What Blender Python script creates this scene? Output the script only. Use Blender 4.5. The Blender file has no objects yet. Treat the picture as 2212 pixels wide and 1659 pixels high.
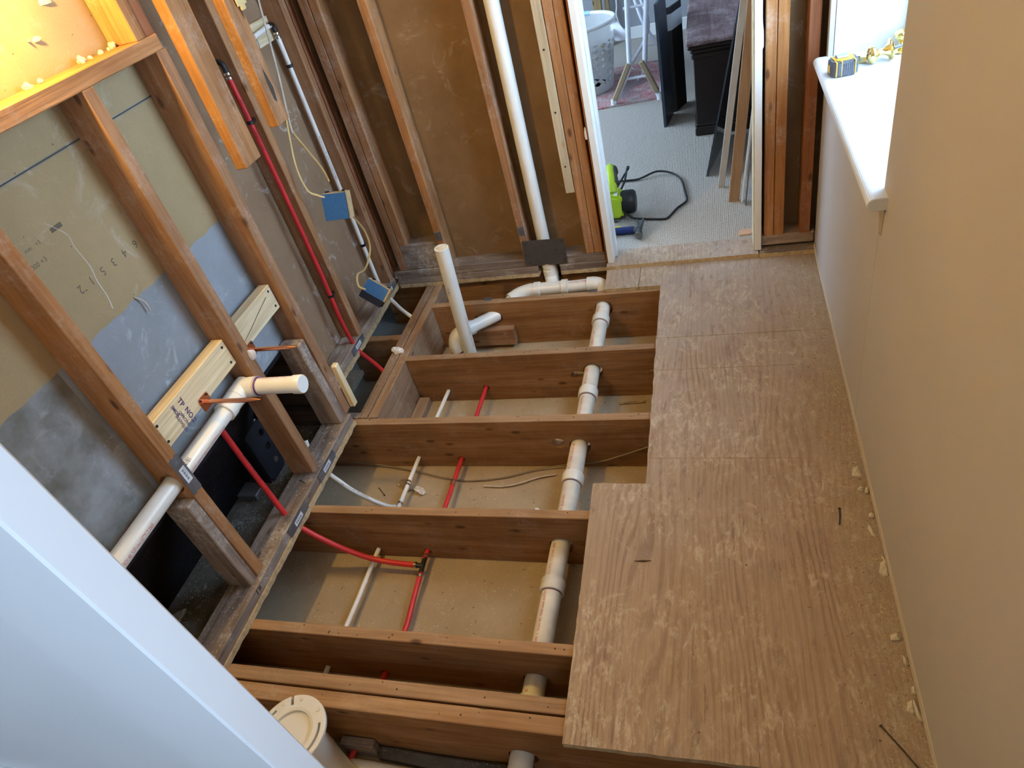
import bpy, bmesh, math, random
from mathutils import Vector, Matrix, noise
random.seed(7)
SC = bpy.context.scene
COL = SC.collection
PI = math.pi

# ------------------------------------------------------------------ camera
cam = bpy.data.cameras.new('camera'); co = bpy.data.objects.new('camera', cam); COL.objects.link(co)
cam.sensor_fit = 'HORIZONTAL'; cam.sensor_width = 36.0; cam.lens = 1460.55 / 2212 * 36.0
cam.clip_start = 0.02; cam.clip_end = 200
RM = Matrix(((0.95349674, 0.03559514, 0.29929408), (0.20214031, 0.6610497, -0.72260127), (-0.22356935, 0.74949735, 0.62311352)))
M4 = RM.to_4x4(); M4.translation = Vector((0, 0, 1.6)); co.matrix_world = M4
SC.camera = co

# ------------------------------------------------------------------ world, lamps, exposure
SC.view_settings.view_transform = 'Standard'; SC.view_settings.look = 'None'
SC.view_settings.gamma = 1.0; SC.view_settings.use_curve_mapping = False
SC.view_settings.exposure = 0.15
w = bpy.data.worlds.new('world'); SC.world = w; w.use_nodes = True
nt = w.node_tree; bg = nt.nodes['Background']
bg.inputs['Color'].default_value = (0.52, 0.73, 1.0, 1); bg.inputs['Strength'].default_value = 13.0

def portal(name, loc, rot, sx, sy):
    l = bpy.data.lights.new(name, 'AREA'); l.shape = 'RECTANGLE'; l.size = sx; l.size_y = sy
    l.cycles.is_portal = True
    o = bpy.data.objects.new(name, l); COL.objects.link(o); o.location = loc; o.rotation_euler = rot
portal('window_daylight_opening', (0.64, 2.0825, 1.4), (0, PI / 2, 0), 1.25, 0.965)
portal('bedroom_daylight_opening', (-2.62, 4.25, 1.5), (0, -PI / 2, 0), 1.4, 2.1)
portal('added_side_opening', (0.66, -0.62, 1.5), (0, PI / 2, 0), 0.8, 0.8)  # unseen opening added behind the camera to brighten the door leaf

def bulb(name, loc, col, watt, r):
    l = bpy.data.lights.new(name, 'POINT'); l.color = col; l.energy = watt; l.shadow_soft_size = r
    o = bpy.data.objects.new(name, l); COL.objects.link(o); o.location = loc
bulb('warm_work_lamp', (-1.345, 1.20, 1.71), (1.0, 0.65, 0.15), 36, 0.025)

# ------------------------------------------------------------------ object helpers
ORG = {}
def org(parent):
    v = Vector((0, 0, 0)); p = parent
    while p is not None:
        v += p.location; p = p.parent
    return v
def obj(name, bm, m, parent=None, label=None, cat=None, group=None, kind=None, smooth=False, loc=None):
    me = bpy.data.meshes.new(name)
    if isinstance(bm, bmesh.types.BMesh):
        bm.to_mesh(me); bm.free()
    else:
        me = bm
    if parent is None and loc is None and kind != 'structure' and len(me.vertices):
        xs = [v.co.x for v in me.vertices]; ys = [v.co.y for v in me.vertices]; zs = [v.co.z for v in me.vertices]
        loc = Vector(((min(xs) + max(xs)) / 2, (min(ys) + max(ys)) / 2, min(zs)))
    base = org(parent) if parent is not None else Vector((0, 0, 0))
    L = Vector(loc) if loc is not None else Vector((0, 0, 0))
    if parent is not None: L = Vector((0, 0, 0))
    sh = base + L
    if sh.length > 0: me.transform(Matrix.Translation(-sh))
    o = bpy.data.objects.new(name, me); COL.objects.link(o); o.location = L
    if parent is not None: o.parent = parent
    if m is not None:
        for k in (m if isinstance(m, (list, tuple)) else [m]): me.materials.append(k)
    if smooth:
        for p in me.polygons: p.use_smooth = True
        try: me.set_sharp_from_angle(angle=math.radians(40))
        except Exception: pass
    if label: o['label'] = label
    if cat: o['category'] = cat
    if group: o['group'] = group
    if kind: o['kind'] = kind
    return o
def thing(name, label, cat, loc=(0, 0, 0), group=None, kind=None):
    o = bpy.data.objects.new(name, None); COL.objects.link(o); o.location = loc; o.empty_display_size = 0.05
    if label: o['label'] = label
    if cat: o['category'] = cat
    if group: o['group'] = group
    if kind: o['kind'] = kind
    return o

def box(p0, p1, bev=0.0015, seg=0, jit=0.0, seed=None, bm=None):
    """axis-aligned board from corner p0 to p1, eased edges, slightly uneven along its length"""
    own = bm is None; b = bmesh.new()
    p0 = Vector(p0); p1 = Vector(p1)
    a = Vector([min(p0[i], p1[i]) for i in range(3)]); c = Vector([max(p0[i], p1[i]) for i in range(3)])
    d = c - a
    r = bmesh.ops.create_cube(b, size=1)
    for v in b.verts: v.co = Vector([a[i] + d[i] * (v.co[i] + .5) for i in range(3)])
    if bev > 0: bmesh.ops.bevel(b, geom=list(b.edges), offset=min(bev, min(d) * .3), segments=1, affect='EDGES')
    if seg:
        ax = max(range(3), key=lambda i: d[i]); n = Vector((0, 0, 0)); n[ax] = 1
        for k in range(1, seg):
            q = a.copy(); q[ax] += d[ax] * k / seg
            bmesh.ops.bisect_plane(b, geom=list(b.verts) + list(b.edges) + list(b.faces), plane_co=q, plane_no=n)
        s = random.random() * 100 if seed is None else seed
        for v in b.verts:
            t = v.co[ax] * 4 + s
            dv = noise.noise_vector(Vector((t, s, v.co[(ax + 1) % 3] * 8)))
            for i in range(3):
                if i != ax: v.co[i] += dv[i] * jit
    if own: return b
    tmp = bpy.data.meshes.new('t'); b.to_mesh(tmp); b.free(); bm.from_mesh(tmp); bpy.data.meshes.remove(tmp)
    return bm
def merge(*bs):
    out = bmesh.new()
    for b in bs:
        tmp = bpy.data.meshes.new('t'); b.to_mesh(tmp); b.free(); out.from_mesh(tmp); bpy.data.meshes.remove(tmp)
    return out
def xform(b, M):
    bmesh.ops.transform(b, matrix=M, verts=list(b.verts)); return b

def smooth_path(pts, sub=6, closed=False):
    P = [Vector(p) for p in pts]
    if len(P) < 3: return P
    out = []
    n = len(P)
    for i in range(n if closed else n - 1):
        if closed: p0, p1, p2, p3 = P[i - 1], P[i], P[(i + 1) % n], P[(i + 2) % n]
        else: p0 = P[max(i - 1, 0)]; p1 = P[i]; p2 = P[i + 1]; p3 = P[min(i + 2, n - 1)]
        for k in range(sub):
            t = k / sub
            out.append(0.5 * ((2 * p1) + (-p0 + p2) * t + (2 * p0 - 5 * p1 + 4 * p2 - p3) * t * t + (-p0 + 3 * p1 - 3 * p2 + p3) * t ** 3))
    if not closed: out.append(P[-1])
    return out
def tube(pts, r, n=16, caps=True, bm=None, closed=False, flat=1.0, up0=None):
    """sweep; r may be a list; returns bmesh"""
    b = bm or bmesh.new()
    P = [Vector(p) for p in pts]; m = len(P)
    rs = r if isinstance(r, (list, tuple)) else [r] * m
    T = []
    for i in range(m):
        if closed: t = P[(i + 1) % m] - P[i - 1]
        else: t = P[min(i + 1, m - 1)] - P[max(i - 1, 0)]
        T.append(t.normalized() if t.length > 1e-9 else Vector((0, 0, 1)))
    u = Vector(up0) if up0 is not None else (Vector((0, 0, 1)) if abs(T[0].z) < .9 else Vector((1, 0, 0)))
    rings = []
    for i in range(m):
        t = T[i]; u = (u - t * u.dot(t)); u.normalize(); v = t.cross(u)
        rings.append([b.verts.new(P[i] + (u * math.cos(2 * PI * k / n) * flat + v * math.sin(2 * PI * k / n)) * rs[i]) for k in range(n)])
    for i in range(m if closed else m - 1):
        A = rings[i]; B = rings[(i + 1) % m]
        for k in range(n): b.faces.new((A[k], A[(k + 1) % n], B[(k + 1) % n], B[k]))
    if caps and not closed:
        b.faces.new(list(reversed(rings[0]))); b.faces.new(rings[-1])
    bmesh.ops.recalc_face_normals(b, faces=list(b.faces))
    return b
def sleeve(a, c, prof, n=24):
    """surface of revolution about the axis a->c; prof = [(t, r)...] with t in metres from a"""
    a = Vector(a); d = (Vector(c) - a).normalized()
    return tube([a + d * t for t, _ in prof], [r for _, r in prof], n)
def tube_fix(a, c, prof, n=24):
    b = bmesh.new(); a = Vector(a); t = (Vector(c) - a).normalized()
    u = Vector((0, 0, 1)) if abs(t.z) < .9 else Vector((1, 0, 0)); u = (u - t * u.dot(t)).normalized(); v = t.cross(u)
    R = [[b.verts.new(a + t * s + (u * math.cos(2 * PI * k / n) + v * math.sin(2 * PI * k / n)) * max(r, 1e-5)) for k in range(n)] for s, r in prof]
    for A, B in zip(R, R[1:]):
        for k in range(n): b.faces.new((A[k], A[(k + 1) % n], B[(k + 1) % n], B[k]))
    b.faces.new(list(reversed(R[0]))); b.faces.new(R[-1])
    bmesh.ops.recalc_face_normals(b, faces=list(b.faces))
    return b
def prism(poly, d0, d1, ax=2, bev=0.0):
    """extrude a 2D polygon along axis ax from d0 to d1 (ax 2: xy, ax 0: yz, ax 1: xz)"""
    b = bmesh.new()
    def P(q, d): return {2: (q[0], q[1], d), 0: (d, q[0], q[1]), 1: (q[0], d, q[1])}[ax]
    A = [b.verts.new(P(q, d0)) for q in poly]; B = [b.verts.new(P(q, d1)) for q in poly]; n = len(poly)
    b.faces.new(A); b.faces.new(list(reversed(B)))
    for i in range(n): b.faces.new((A[i], B[i], B[(i + 1) % n], A[(i + 1) % n]))
    bmesh.ops.recalc_face_normals(b, faces=list(b.faces))
    if bev: bmesh.ops.bevel(b, geom=list(b.edges), offset=bev, segments=2, affect='EDGES')
    return b
def quad(*vs):
    b = bmesh.new(); b.faces.new([b.verts.new(v) for v in vs]); return b
def chunk(c, s, seed, flat=.6, sub=2):
    b = bmesh.new(); bmesh.ops.create_icosphere(b, subdivisions=sub, radius=1)
    for v in b.verts:
        q = v.co * 1.0
        k = 1 + .45 * noise.noise(q * 1.3 + Vector((seed, 0, 0)))
        v.co = Vector((q.x * s[0] * k, q.y * s[1] * k, max(-.5, q.z) * s[2] * k * flat))
    R = Matrix.Rotation(seed * 2.3, 4, 'Z'); xform(b, Matrix.Translation(Vector(c)) @ R)
    return b
def text_bm(s, size, fn, bold=0.0, align='LEFT', sx=1.0):
    """flat lettering; fn maps (u along the line, v up) to a world point"""
    cu = bpy.data.curves.new('txt', 'FONT'); cu.body = s; cu.size = size; cu.align_x = align; cu.offset = bold; cu.resolution_u = 2
    to = bpy.data.objects.new('txt', cu); COL.objects.link(to)
    dg = bpy.context.evaluated_depsgraph_get(); me = bpy.data.meshes.new_from_object(to.evaluated_get(dg))
    bpy.data.objects.remove(to); bpy.data.curves.remove(cu)
    b = bmesh.new(); b.from_mesh(me); bpy.data.meshes.remove(me)
    for v in b.verts: v.co = Vector(fn(v.co.x * sx, v.co.y))
    return b
def on_pipe(a, c, r, ang_dir, lift=.0004, start=0.0, vshift=0.0):
    """lettering map onto a pipe from a to c, centred on direction ang_dir; v wraps round the pipe"""
    a = Vector(a); t = (Vector(c) - a).normalized(); n0 = Vector(ang_dir); n0 = (n0 - t * n0.dot(t)).normalized(); s = n0.cross(t)
    def f(u, v):
        th = (v + vshift) / r
        return a + t * (u + start) + (n0 * math.cos(th) + s * math.sin(th)) * (r + lift)
    return f
def cut(o, cutters):
    """drill real holes through a board"""
    for c in cutters:
        me = bpy.data.meshes.new('c'); c.to_mesh(me); c.free()
        me.transform(Matrix.Translation(-org(o)))
        k = bpy.data.objects.new('c', me); COL.objects.link(k); k.location = org(o)
        md = o.modifiers.new('b', 'BOOLEAN'); md.operation = 'DIFFERENCE'; md.object = k; md.solver = 'EXACT'
        bpy.context.view_layer.update()
        dg = bpy.context.evaluated_depsgraph_get(); new = bpy.data.meshes.new_from_object(o.evaluated_get(dg))
        o.modifiers.clear(); old = o.data; o.data = new; new.name = old.name
        bpy.data.meshes.remove(old); bpy.data.objects.remove(k)
def cyl(a, c, r, n=24): return tube_fix(a, c, [(0, r), ((Vector(c) - Vector(a)).length, r)], n)

# ------------------------------------------------------------------ materials
def base(name, rough=.7, metal=0.0, spec=.4):
    m = bpy.data.materials.new(name); m.use_nodes = True
    N = m.node_tree; b = N.nodes['Principled BSDF']
    b.inputs['Roughness'].default_value = rough; b.inputs['Metallic'].default_value = metal
    b.inputs['Specular IOR Level'].default_value = spec
    return m, N, b
def plain(name, col, rough=.6, metal=0.0, spec=.4, var=0.06, scale=20, bump=0.0):
    m, N, b = base(name, rough, metal, spec)
    tc = N.nodes.new('ShaderNodeTexCoord'); no = N.nodes.new('ShaderNodeTexNoise'); no.inputs['Scale'].default_value = scale; no.inputs['Detail'].default_value = 4
    N.links.new(tc.outputs['Object'], no.inputs['Vector'])
    cr = N.nodes.new('ShaderNodeValToRGB'); e = cr.color_ramp.elements
    e[0].position = .3; e[1].position = .7
    e[0].color = tuple(max(0, c * (1 - var)) for c in col) + (1,); e[1].color = tuple(min(1, c * (1 + var)) for c in col) + (1,)
    N.links.new(no.outputs['Fac'], cr.inputs['Fac']); N.links.new(cr.outputs['Color'], b.inputs['Base Color'])
    if bump:
        bp = N.nodes.new('ShaderNodeBump'); bp.inputs['Strength'].default_value = bump; bp.inputs['Distance'].default_value = .001
        N.links.new(no.outputs['Fac'], bp.inputs['Height']); N.links.new(bp.outputs['Normal'], b.inputs['Normal'])
    return m
def mixc(N, fac, a, b_, mode='MIX'):
    x = N.nodes.new('ShaderNodeMix'); x.data_type = 'RGBA'; x.blend_type = mode
    for s, v in ((x.inputs['Factor'], fac), (x.inputs['A'], a), (x.inputs['B'], b_)):
        if hasattr(v, 'is_linked') or hasattr(v, 'links'): N.links.new(v, s)
        elif isinstance(v, tuple): s.default_value = v + (1,) if len(v) == 3 else v
        else: s.default_value = v
    return x.outputs['Result']
def thresh(N, val, lo, hi, a=0.0, b_=1.0):
    r = N.nodes.new('ShaderNodeMapRange'); r.clamp = True
    r.inputs['From Min'].default_value = lo; r.inputs['From Max'].default_value = hi
    r.inputs['To Min'].default_value = a; r.inputs['To Max'].default_value = b_
    N.links.new(val, r.inputs['Value']); return r.outputs['Result']
def noise_n(N, vec, scale, detail=3, rough=.5, dist=0.0):
    n = N.nodes.new('ShaderNodeTexNoise'); n.inputs['Scale'].default_value = scale; n.inputs['Detail'].default_value = detail
    n.inputs['Roughness'].default_value = rough; n.inputs['Distortion'].default_value = dist
    if vec is not None: N.links.new(vec, n.inputs['Vector'])
    return n.outputs['Fac']
def mapping(N, vec, scale=(1, 1, 1), loc=None):
    mp = N.nodes.new('ShaderNodeMapping'); mp.inputs['Scale'].default_value = scale
    N.links.new(vec, mp.inputs['Vector'])
    if loc is not None: N.links.new(loc, mp.inputs['Location'])
    return mp.outputs['Vector']
def wood(name, dark, light, ax, knot=(.08, .035, .015), dust=None, dust_amt=0.0, rough=.72, contrast=1.0, knots=1.0, gs=1.0, stain=0.3):
    """sawn softwood: grain along axis ax, ring streaks, knots, optional dust and splashes"""
    m, N, b = base(name, rough, 0, .25)
    tc = N.nodes.new('ShaderNodeTexCoord'); oi = N.nodes.new('ShaderNodeObjectInfo')
    mu = N.nodes.new('ShaderNodeVectorMath'); mu.operation = 'SCALE'; mu.inputs[0].default_value = (13.1, 7.7, 19.3); N.links.new(oi.outputs['Random'], mu.inputs['Scale'])
    v = tc.outputs['Object']
    s = [9.0 * gs] * 3; s[ax] = .7 * gs
    vg = mapping(N, v, tuple(s), mu.outputs[0])
    g1 = noise_n(N, vg, 3.2, 6, .62, .6)
    s2 = [70.0] * 3; s2[ax] = 2.2
    g2 = noise_n(N, mapping(N, v, tuple(s2), mu.outputs[0]), 2.0, 4, .6)
    c1 = N.nodes.new('ShaderNodeValToRGB'); e = c1.color_ramp.elements
    e[0].position = .5 - .2 / contrast; e[0].color = dark + (1,); e[1].position = .5 + .2 / contrast; e[1].color = light + (1,)
    N.links.new(g1, c1.inputs['Fac'])
    col = mixc(N, thresh(N, g2, .35, .7, 0, .45), c1.outputs['Color'], tuple(x * .55 for x in dark))
    # broad stain patches (fixed to the board)
    col = mixc(N, thresh(N, noise_n(N, mapping(N, v, (1, 1, 1), mu.outputs[0]), 4.5, 3), .48, .75, 0, stain), col, tuple(x * .45 for x in dark))
    # per-board hue
    hs = N.nodes.new('ShaderNodeHueSaturation'); N.links.new(col, hs.inputs['Color'])
    N.links.new(thresh(N, oi.outputs['Random'], 0, 1, .8, 1.18), hs.inputs['Value']); N.links.new(thresh(N, oi.outputs['Random'], 0, 1, .90, 1.06), hs.inputs['Saturation'])
    col = hs.outputs['Color']
    if knots:
        ks = [16.0] * 3; ks[ax] = 6.5
        vo = N.nodes.new('ShaderNodeTexVoronoi'); vo.inputs['Scale'].default_value = 1.0; vo.inputs['Randomness'].default_value = 1
        N.links.new(mapping(N, v, tuple(ks), mu.outputs[0]), vo.inputs['Vector'])
        col = mixc(N, thresh(N, vo.outputs['Distance'], .07, .16, .85 * knots, 0), col, knot)
    if dust_amt:
        dn = noise_n(N, v, 7, 5, .7); dm = noise_n(N, v, 90, 3, .7)
        f = N.nodes.new('ShaderNodeMath'); f.operation = 'MULTIPLY'; N.links.new(thresh(N, dn, .5, .72), f.inputs[0]); N.links.new(thresh(N, dm, .42, .62, .2, 1), f.inputs[1])
        g = N.nodes.new('ShaderNodeMath'); g.operation = 'MULTIPLY'; N.links.new(f.outputs[0], g.inputs[0]); g.inputs[1].default_value = dust_amt
        col = mixc(N, g.outputs[0], col, dust or (.55, .48, .42))
    N.links.new(col, b.inputs['Base Color'])
    bp = N.nodes.new('ShaderNodeBump'); bp.inputs['Strength'].default_value = .45; bp.inputs['Distance'].default_value = .0015
    N.links.new(g2, bp.inputs['Height']); N.links.new(bp.outputs['Normal'], b.inputs['Normal'])
    return m
def sheet_mat(name, col, col2, scuff=(.62, .58, .55), scuff_amt=.5, specks=.6, rough=.85, scale=5, speck_col=(.07, .05, .035), light_speck=0.0):
    """paper-faced board: mottled, scuffed, dotted with nail and dirt specks"""
    m, N, b = base(name, rough, 0, .2)
    tc = N.nodes.new('ShaderNodeTexCoord'); v = tc.outputs['Object']
    n1 = noise_n(N, v, scale, 5, .6); n2 = noise_n(N, v, 260, 2, .6)
    col_ = mixc(N, thresh(N, n1, .35, .65), col, col2)
    col_ = mixc(N, thresh(N, n2, .3, .7, 0, .25), col_, tuple(x * .6 for x in col))
    if scuff_amt:
        s1 = noise_n(N, v, 9, 6, .75, 1.2); s2 = noise_n(N, v, 3.1, 2)
        f = N.nodes.new('ShaderNodeMath'); f.operation = 'MULTIPLY'; N.links.new(thresh(N, s1, .55, .72), f.inputs[0]); N.links.new(thresh(N, s2, .42, .6), f.inputs[1])
        g = N.nodes.new('ShaderNodeMath'); g.operation = 'MULTIPLY'; N.links.new(f.outputs[0], g.inputs[0]); g.inputs[1].default_value = scuff_amt
        col_ = mixc(N, g.outputs[0], col_, scuff)
    vo = N.nodes.new('ShaderNodeTexVoronoi'); vo.inputs['Scale'].default_value = 34; N.links.new(v, vo.inputs['Vector'])
    sp = noise_n(N, v, 21, 1)
    f = N.nodes.new('ShaderNodeMath'); f.operation = 'MULTIPLY'; N.links.new(thresh(N, vo.outputs['Distance'], .05, .09, 1, 0), f.inputs[0]); N.links.new(thresh(N, sp, .52, .54, 0, specks), f.inputs[1])
    col_ = mixc(N, f.outputs[0], col_, speck_col)
    if light_speck:
        vo2 = N.nodes.new('ShaderNodeTexVoronoi'); vo2.inputs['Scale'].default_value = 120; N.links.new(v, vo2.inputs['Vector'])
        f2 = N.nodes.new('ShaderNodeMath'); f2.operation = 'MULTIPLY'; N.links.new(thresh(N, vo2.outputs['Distance'], .12, .22, 1, 0), f2.inputs[0]); N.links.new(thresh(N, noise_n(N, v, 13, 4, .7), .5, .58, 0, light_speck), f2.inputs[1])
        col_ = mixc(N, f2.outputs[0], col_, (.8, .72, .6))
    N.links.new(col_, b.inputs['Base Color'])
    bp = N.nodes.new('ShaderNodeBump'); bp.inputs['Strength'].default_value = .25; bp.inputs['Distance'].default_value = .001
    N.links.new(n2, bp.inputs['Height']); N.links.new(bp.outputs['Normal'], b.inputs['Normal'])
    return m
AX = 'xyz'
FIR = [wood('fir_grain_' + AX[i], (.29, .125, .045), (.52, .26, .115), i, dust_amt=.45, dust=(.66, .56, .5)) for i in range(3)]
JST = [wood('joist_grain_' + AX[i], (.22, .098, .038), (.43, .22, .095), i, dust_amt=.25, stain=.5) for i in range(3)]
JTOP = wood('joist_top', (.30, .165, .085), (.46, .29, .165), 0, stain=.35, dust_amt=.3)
RED = wood('red_fir', (.22, .075, .03), (.40, .15, .06), 2, dust_amt=.3)
WTH = [wood('weathered_' + AX[i], (.19, .135, .105), (.40, .31, .25), i, dust_amt=1.0, dust=(.60, .55, .50), stain=.5, contrast=1.4) for i in range(3)]
HDR = wood('header_wood', (.25, .135, .075), (.45, .29, .18), 1, dust_amt=.9, dust=(.5, .4, .29), stain=.4)
PINE = [wood('new_pine_' + AX[i], (.60, .45, .26), (.80, .68, .46), i, knot=(.42, .25, .12), knots=.7, stain=.12, contrast=1.2) for i in range(3)]
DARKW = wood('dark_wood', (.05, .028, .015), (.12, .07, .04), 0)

def plywood(name):
    m, N, b = base(name, .62, 0, .3)
    tc = N.nodes.new('ShaderNodeTexCoord'); v = tc.outputs['Object']
    # ring lines along y, bent into cathedrals by a slow noise field
    far = N.nodes.new('ShaderNodeSeparateXYZ'); N.links.new(v, far.inputs[0])
    f = noise_n(N, mapping(N, v, (2.0, .42, 1)), 1.6, 2, .4, .15)
    wob = noise_n(N, mapping(N, v, (18, 1.6, 1)), 2, 3)
    def ma(op, a_, b__):
        q = N.nodes.new('ShaderNodeMath'); q.operation = op
        for i, t in enumerate((a_, b__)):
            if isinstance(t, (int, float)): q.inputs[i].default_value = t
            else: N.links.new(t, q.inputs[i])
        return q.outputs[0]
    ph = ma('ADD', ma('ADD', ma('MULTIPLY', far.outputs['X'], 330), ma('MULTIPLY', f, 120)), ma('MULTIPLY', wob, 4.5))
    si = ma('SINE', ph, 0)
    ring = ma('MULTIPLY', thresh(N, si, .0, .9), thresh(N, noise_n(N, mapping(N, v, (7, .9, 1)), 1.5, 3), .34, .62, .15, 1))
    fine = noise_n(N, mapping(N, v, (150, 5, 1)), 1.5, 4, .65)
    wear = thresh(N, ma('ADD', far.outputs['Y'], ma('MULTIPLY', noise_n(N, v, 2.2, 3), 1.2)), 1.5, 2.9)
    col = mixc(N, thresh(N, fine, .35, .7), (.45, .315, .20), (.34, .225, .135))
    col = mixc(N, mixv(N, ring, .72), col, (.19, .105, .06))
    col = mixc(N, thresh(N, noise_n(N, mapping(N, v, (95, 2.2, 1)), 1.4, 5, .7), .52, .72, 0, .6), col, (.20, .11, .06))
    # grime veil from the old flooring, heavier towards the doorway
    ve = noise_n(N, v, 3.0, 5, .65, .3)
    col = mixc(N, ma('MULTIPLY', thresh(N, ve, .30, .60, .25, 1), ma('ADD', ma('MULTIPLY', wear, .5), .32)), col, (.44, .355, .30))
    col = mixc(N, ma('MULTIPLY', thresh(N, noise_n(N, mapping(N, v, (5, 2, 1)), 2.0, 5, .6), .5, .66), ma('MULTIPLY', wear, .35)), col, (.33, .235, .22))
    p1 = noise_n(N, mapping(N, v, (46, 18, 1)), 1.0, 9, .82, .6); p2 = noise_n(N, v, 4.2, 3)
    col = mixc(N, ma('MULTIPLY', thresh(N, p1, .50, .62), thresh(N, p2, .42, .58, .03, .95)), col, (.60, .51, .39))
    p4 = noise_n(N, mapping(N, v, (9, 6, 1)), 1.1, 10, .82, .8)
    col = mixc(N, ma('MULTIPLY', thresh(N, p4, .56, .61), .5), col, (.56, .47, .345))
    p5 = noise_n(N, mapping(N, v, (14, 4, 1)), 1.0, 8, .75, .4)
    col = mixc(N, ma('MULTIPLY', thresh(N, p5, .56, .68), .55), col, (.21, .12, .085))
    p3 = noise_n(N, mapping(N, v, (50, 9, 1)), 1.3, 7, .75)
    col = mixc(N, ma('MULTIPLY', thresh(N, p3, .54, .66), thresh(N, noise_n(N, v, 5.1, 2), .42, .56, 0, .75)), col, (.20, .125, .10))
    # sawdust and plaster dust along the wall line
    dm = N.nodes.new('ShaderNodeMath'); dm.operation = 'ADD'; N.links.new(thresh(N, far.outputs['X'], .16, .37, 0, .42), dm.inputs[0])
    N.links.new(thresh(N, noise_n(N, v, 60, 5, .8), .3, .75, -.25, .35), dm.inputs[1])
    col = mixc(N, thresh(N, dm.outputs[0], .1, .6, 0, .9), col, (.34, .255, .17))
    vo = N.nodes.new('ShaderNodeTexVoronoi'); vo.inputs['Scale'].default_value = 26; N.links.new(v, vo.inputs['Vector'])
    f4 = N.nodes.new('ShaderNodeMath'); f4.operation = 'MULTIPLY'; N.links.new(thresh(N, vo.outputs['Distance'], .05, .08, 1, 0), f4.inputs[0]); N.links.new(thresh(N, noise_n(N, v, 15, 1), .58, .6, 0, .8), f4.inputs[1])
    col = mixc(N, f4.outputs[0], col, (.06, .035, .02))
    N.links.new(col, b.inputs['Base Color'])
    bp = N.nodes.new('ShaderNodeBump'); bp.inputs['Strength'].default_value = .35; bp.inputs['Distance'].default_value = .001
    N.links.new(fine, bp.inputs['Height']); N.links.new(bp.outputs['Normal'], b.inputs['Normal'])
    return m
def mixv(N, val, k):
    q = N.nodes.new('ShaderNodeMath'); q.operation = 'MULTIPLY'; N.links.new(val, q.inputs[0]); q.inputs[1].default_value = k; return q.outputs[0]
PLY = plywood('subfloor_plywood')
PLYE = plain('plywood_edge', (.50, .37, .215), .85, var=.22, scale=60, bump=.15)
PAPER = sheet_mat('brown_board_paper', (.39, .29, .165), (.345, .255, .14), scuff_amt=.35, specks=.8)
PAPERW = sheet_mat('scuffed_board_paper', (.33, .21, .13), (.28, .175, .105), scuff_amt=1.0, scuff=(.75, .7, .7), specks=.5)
PAPER_SHADE = sheet_mat('shaded_board_paper', (.27, .165, .085), (.21, .125, .06), scuff_amt=.35, specks=.8)  # same brown paper, darkened to carry the far wall's shade
BLUE = sheet_mat('grey_board_paper', (.33, .35, .395), (.25, .265, .285), scuff=(.6, .65, .72), scuff_amt=.6, specks=.2, scale=3)
STAINB = sheet_mat('stained_board_paper', (.36, .38, .41), (.12, .11, .08), scuff=(.72, .76, .84), scuff_amt=1.0, specks=.4, scale=5.5)
DRY = sheet_mat('lower_board_paper', (.47, .36, .24), (.40, .30, .19), scuff=(.6, .55, .5), scuff_amt=.3, specks=.9, light_speck=.7)
DRYG = sheet_mat('grey_lower_board', (.34, .345, .33), (.25, .25, .235), scuff_amt=.3, specks=.6, light_speck=.5)
DIRT = sheet_mat('dusty_debris_floor', (.13, .12, .10), (.07, .06, .05), scuff=(.55, .55, .55), scuff_amt=.8, specks=.5, light_speck=1.0, scale=14)
def wallpaint(name, c, sc=3.0):
    m, N, b = base(name, .8, 0, .2)
    tc = N.nodes.new('ShaderNodeTexCoord'); v = tc.outputs['Object']
    col = mixc(N, thresh(N, noise_n(N, v, sc, 3), .3, .7), c, tuple(x * .93 for x in c))
    vo = N.nodes.new('ShaderNodeTexVoronoi'); vo.inputs['Scale'].default_value = 9; N.links.new(v, vo.inputs['Vector'])
    f4 = N.nodes.new('ShaderNodeMath'); f4.operation = 'MULTIPLY'; N.links.new(thresh(N, vo.outputs['Distance'], .012, .02, 1, 0), f4.inputs[0]); N.links.new(thresh(N, noise_n(N, v, 11, 1), .5, .55, 0, .6), f4.inputs[1])
    col = mixc(N, f4.outputs[0], col, (.15, .11, .08)); N.links.new(col, b.inputs['Base Color'])
    bp = N.nodes.new('ShaderNodeBump'); bp.inputs['Strength'].default_value = .12; bp.inputs['Distance'].default_value = .001
    N.links.new(noise_n(N, v, 180, 3), bp.inputs['Height']); N.links.new(bp.outputs['Normal'], b.inputs['Normal'])
    return m
CREAM = wallpaint('cream_wall_paint', (.50, .46, .43))
BARE = plain('unpainted_patch', (.42, .35, .28), .9, var=.15)
WHITE = plain('white_trim_paint', (.82, .82, .80), .35, var=.03, scale=8)
DOORW = plain('white_door_paint', (.84, .87, .90), .4, var=.02, scale=4)
REVEAL = wallpaint('white_reveal_paint', (.66, .70, .75))
PRIMED = plain('old_yellowed_paint', (.62, .52, .32), .6, var=.2, scale=30)
PVC = plain('white_pvc', (.80, .79, .75), .28, spec=.5, var=.05, scale=9)
PVCD = plain('dusty_pvc', (.74, .70, .62), .5, spec=.4, var=.16, scale=14)
PRIM = plain('purple_primer', (.13, .05, .17), .4)
PEXR = plain('red_tubing', (.62, .035, .04), .35, var=.08)
PEXW = plain('white_tubing', (.80, .79, .76), .35, var=.05)
INK_R = plain('red_print', (.62, .07, .09), .7); INK_K = plain('black_print', (.03, .028, .05), .8); INK_P = plain('violet_print', (.10, .07, .16), .8)
INK_G = plain('faded_print', (.12, .10, .07), .9)
STEEL = plain('galvanised_steel', (.19, .20, .225), .42, metal=.55, var=.1, scale=60)
STEELD = plain('dark_mill_steel', (.115, .105, .10), .45, metal=.45, var=.12, scale=30)
CHROME = plain('crimp_ring_steel', (.6, .58, .54), .25, metal=1.0)
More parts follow.
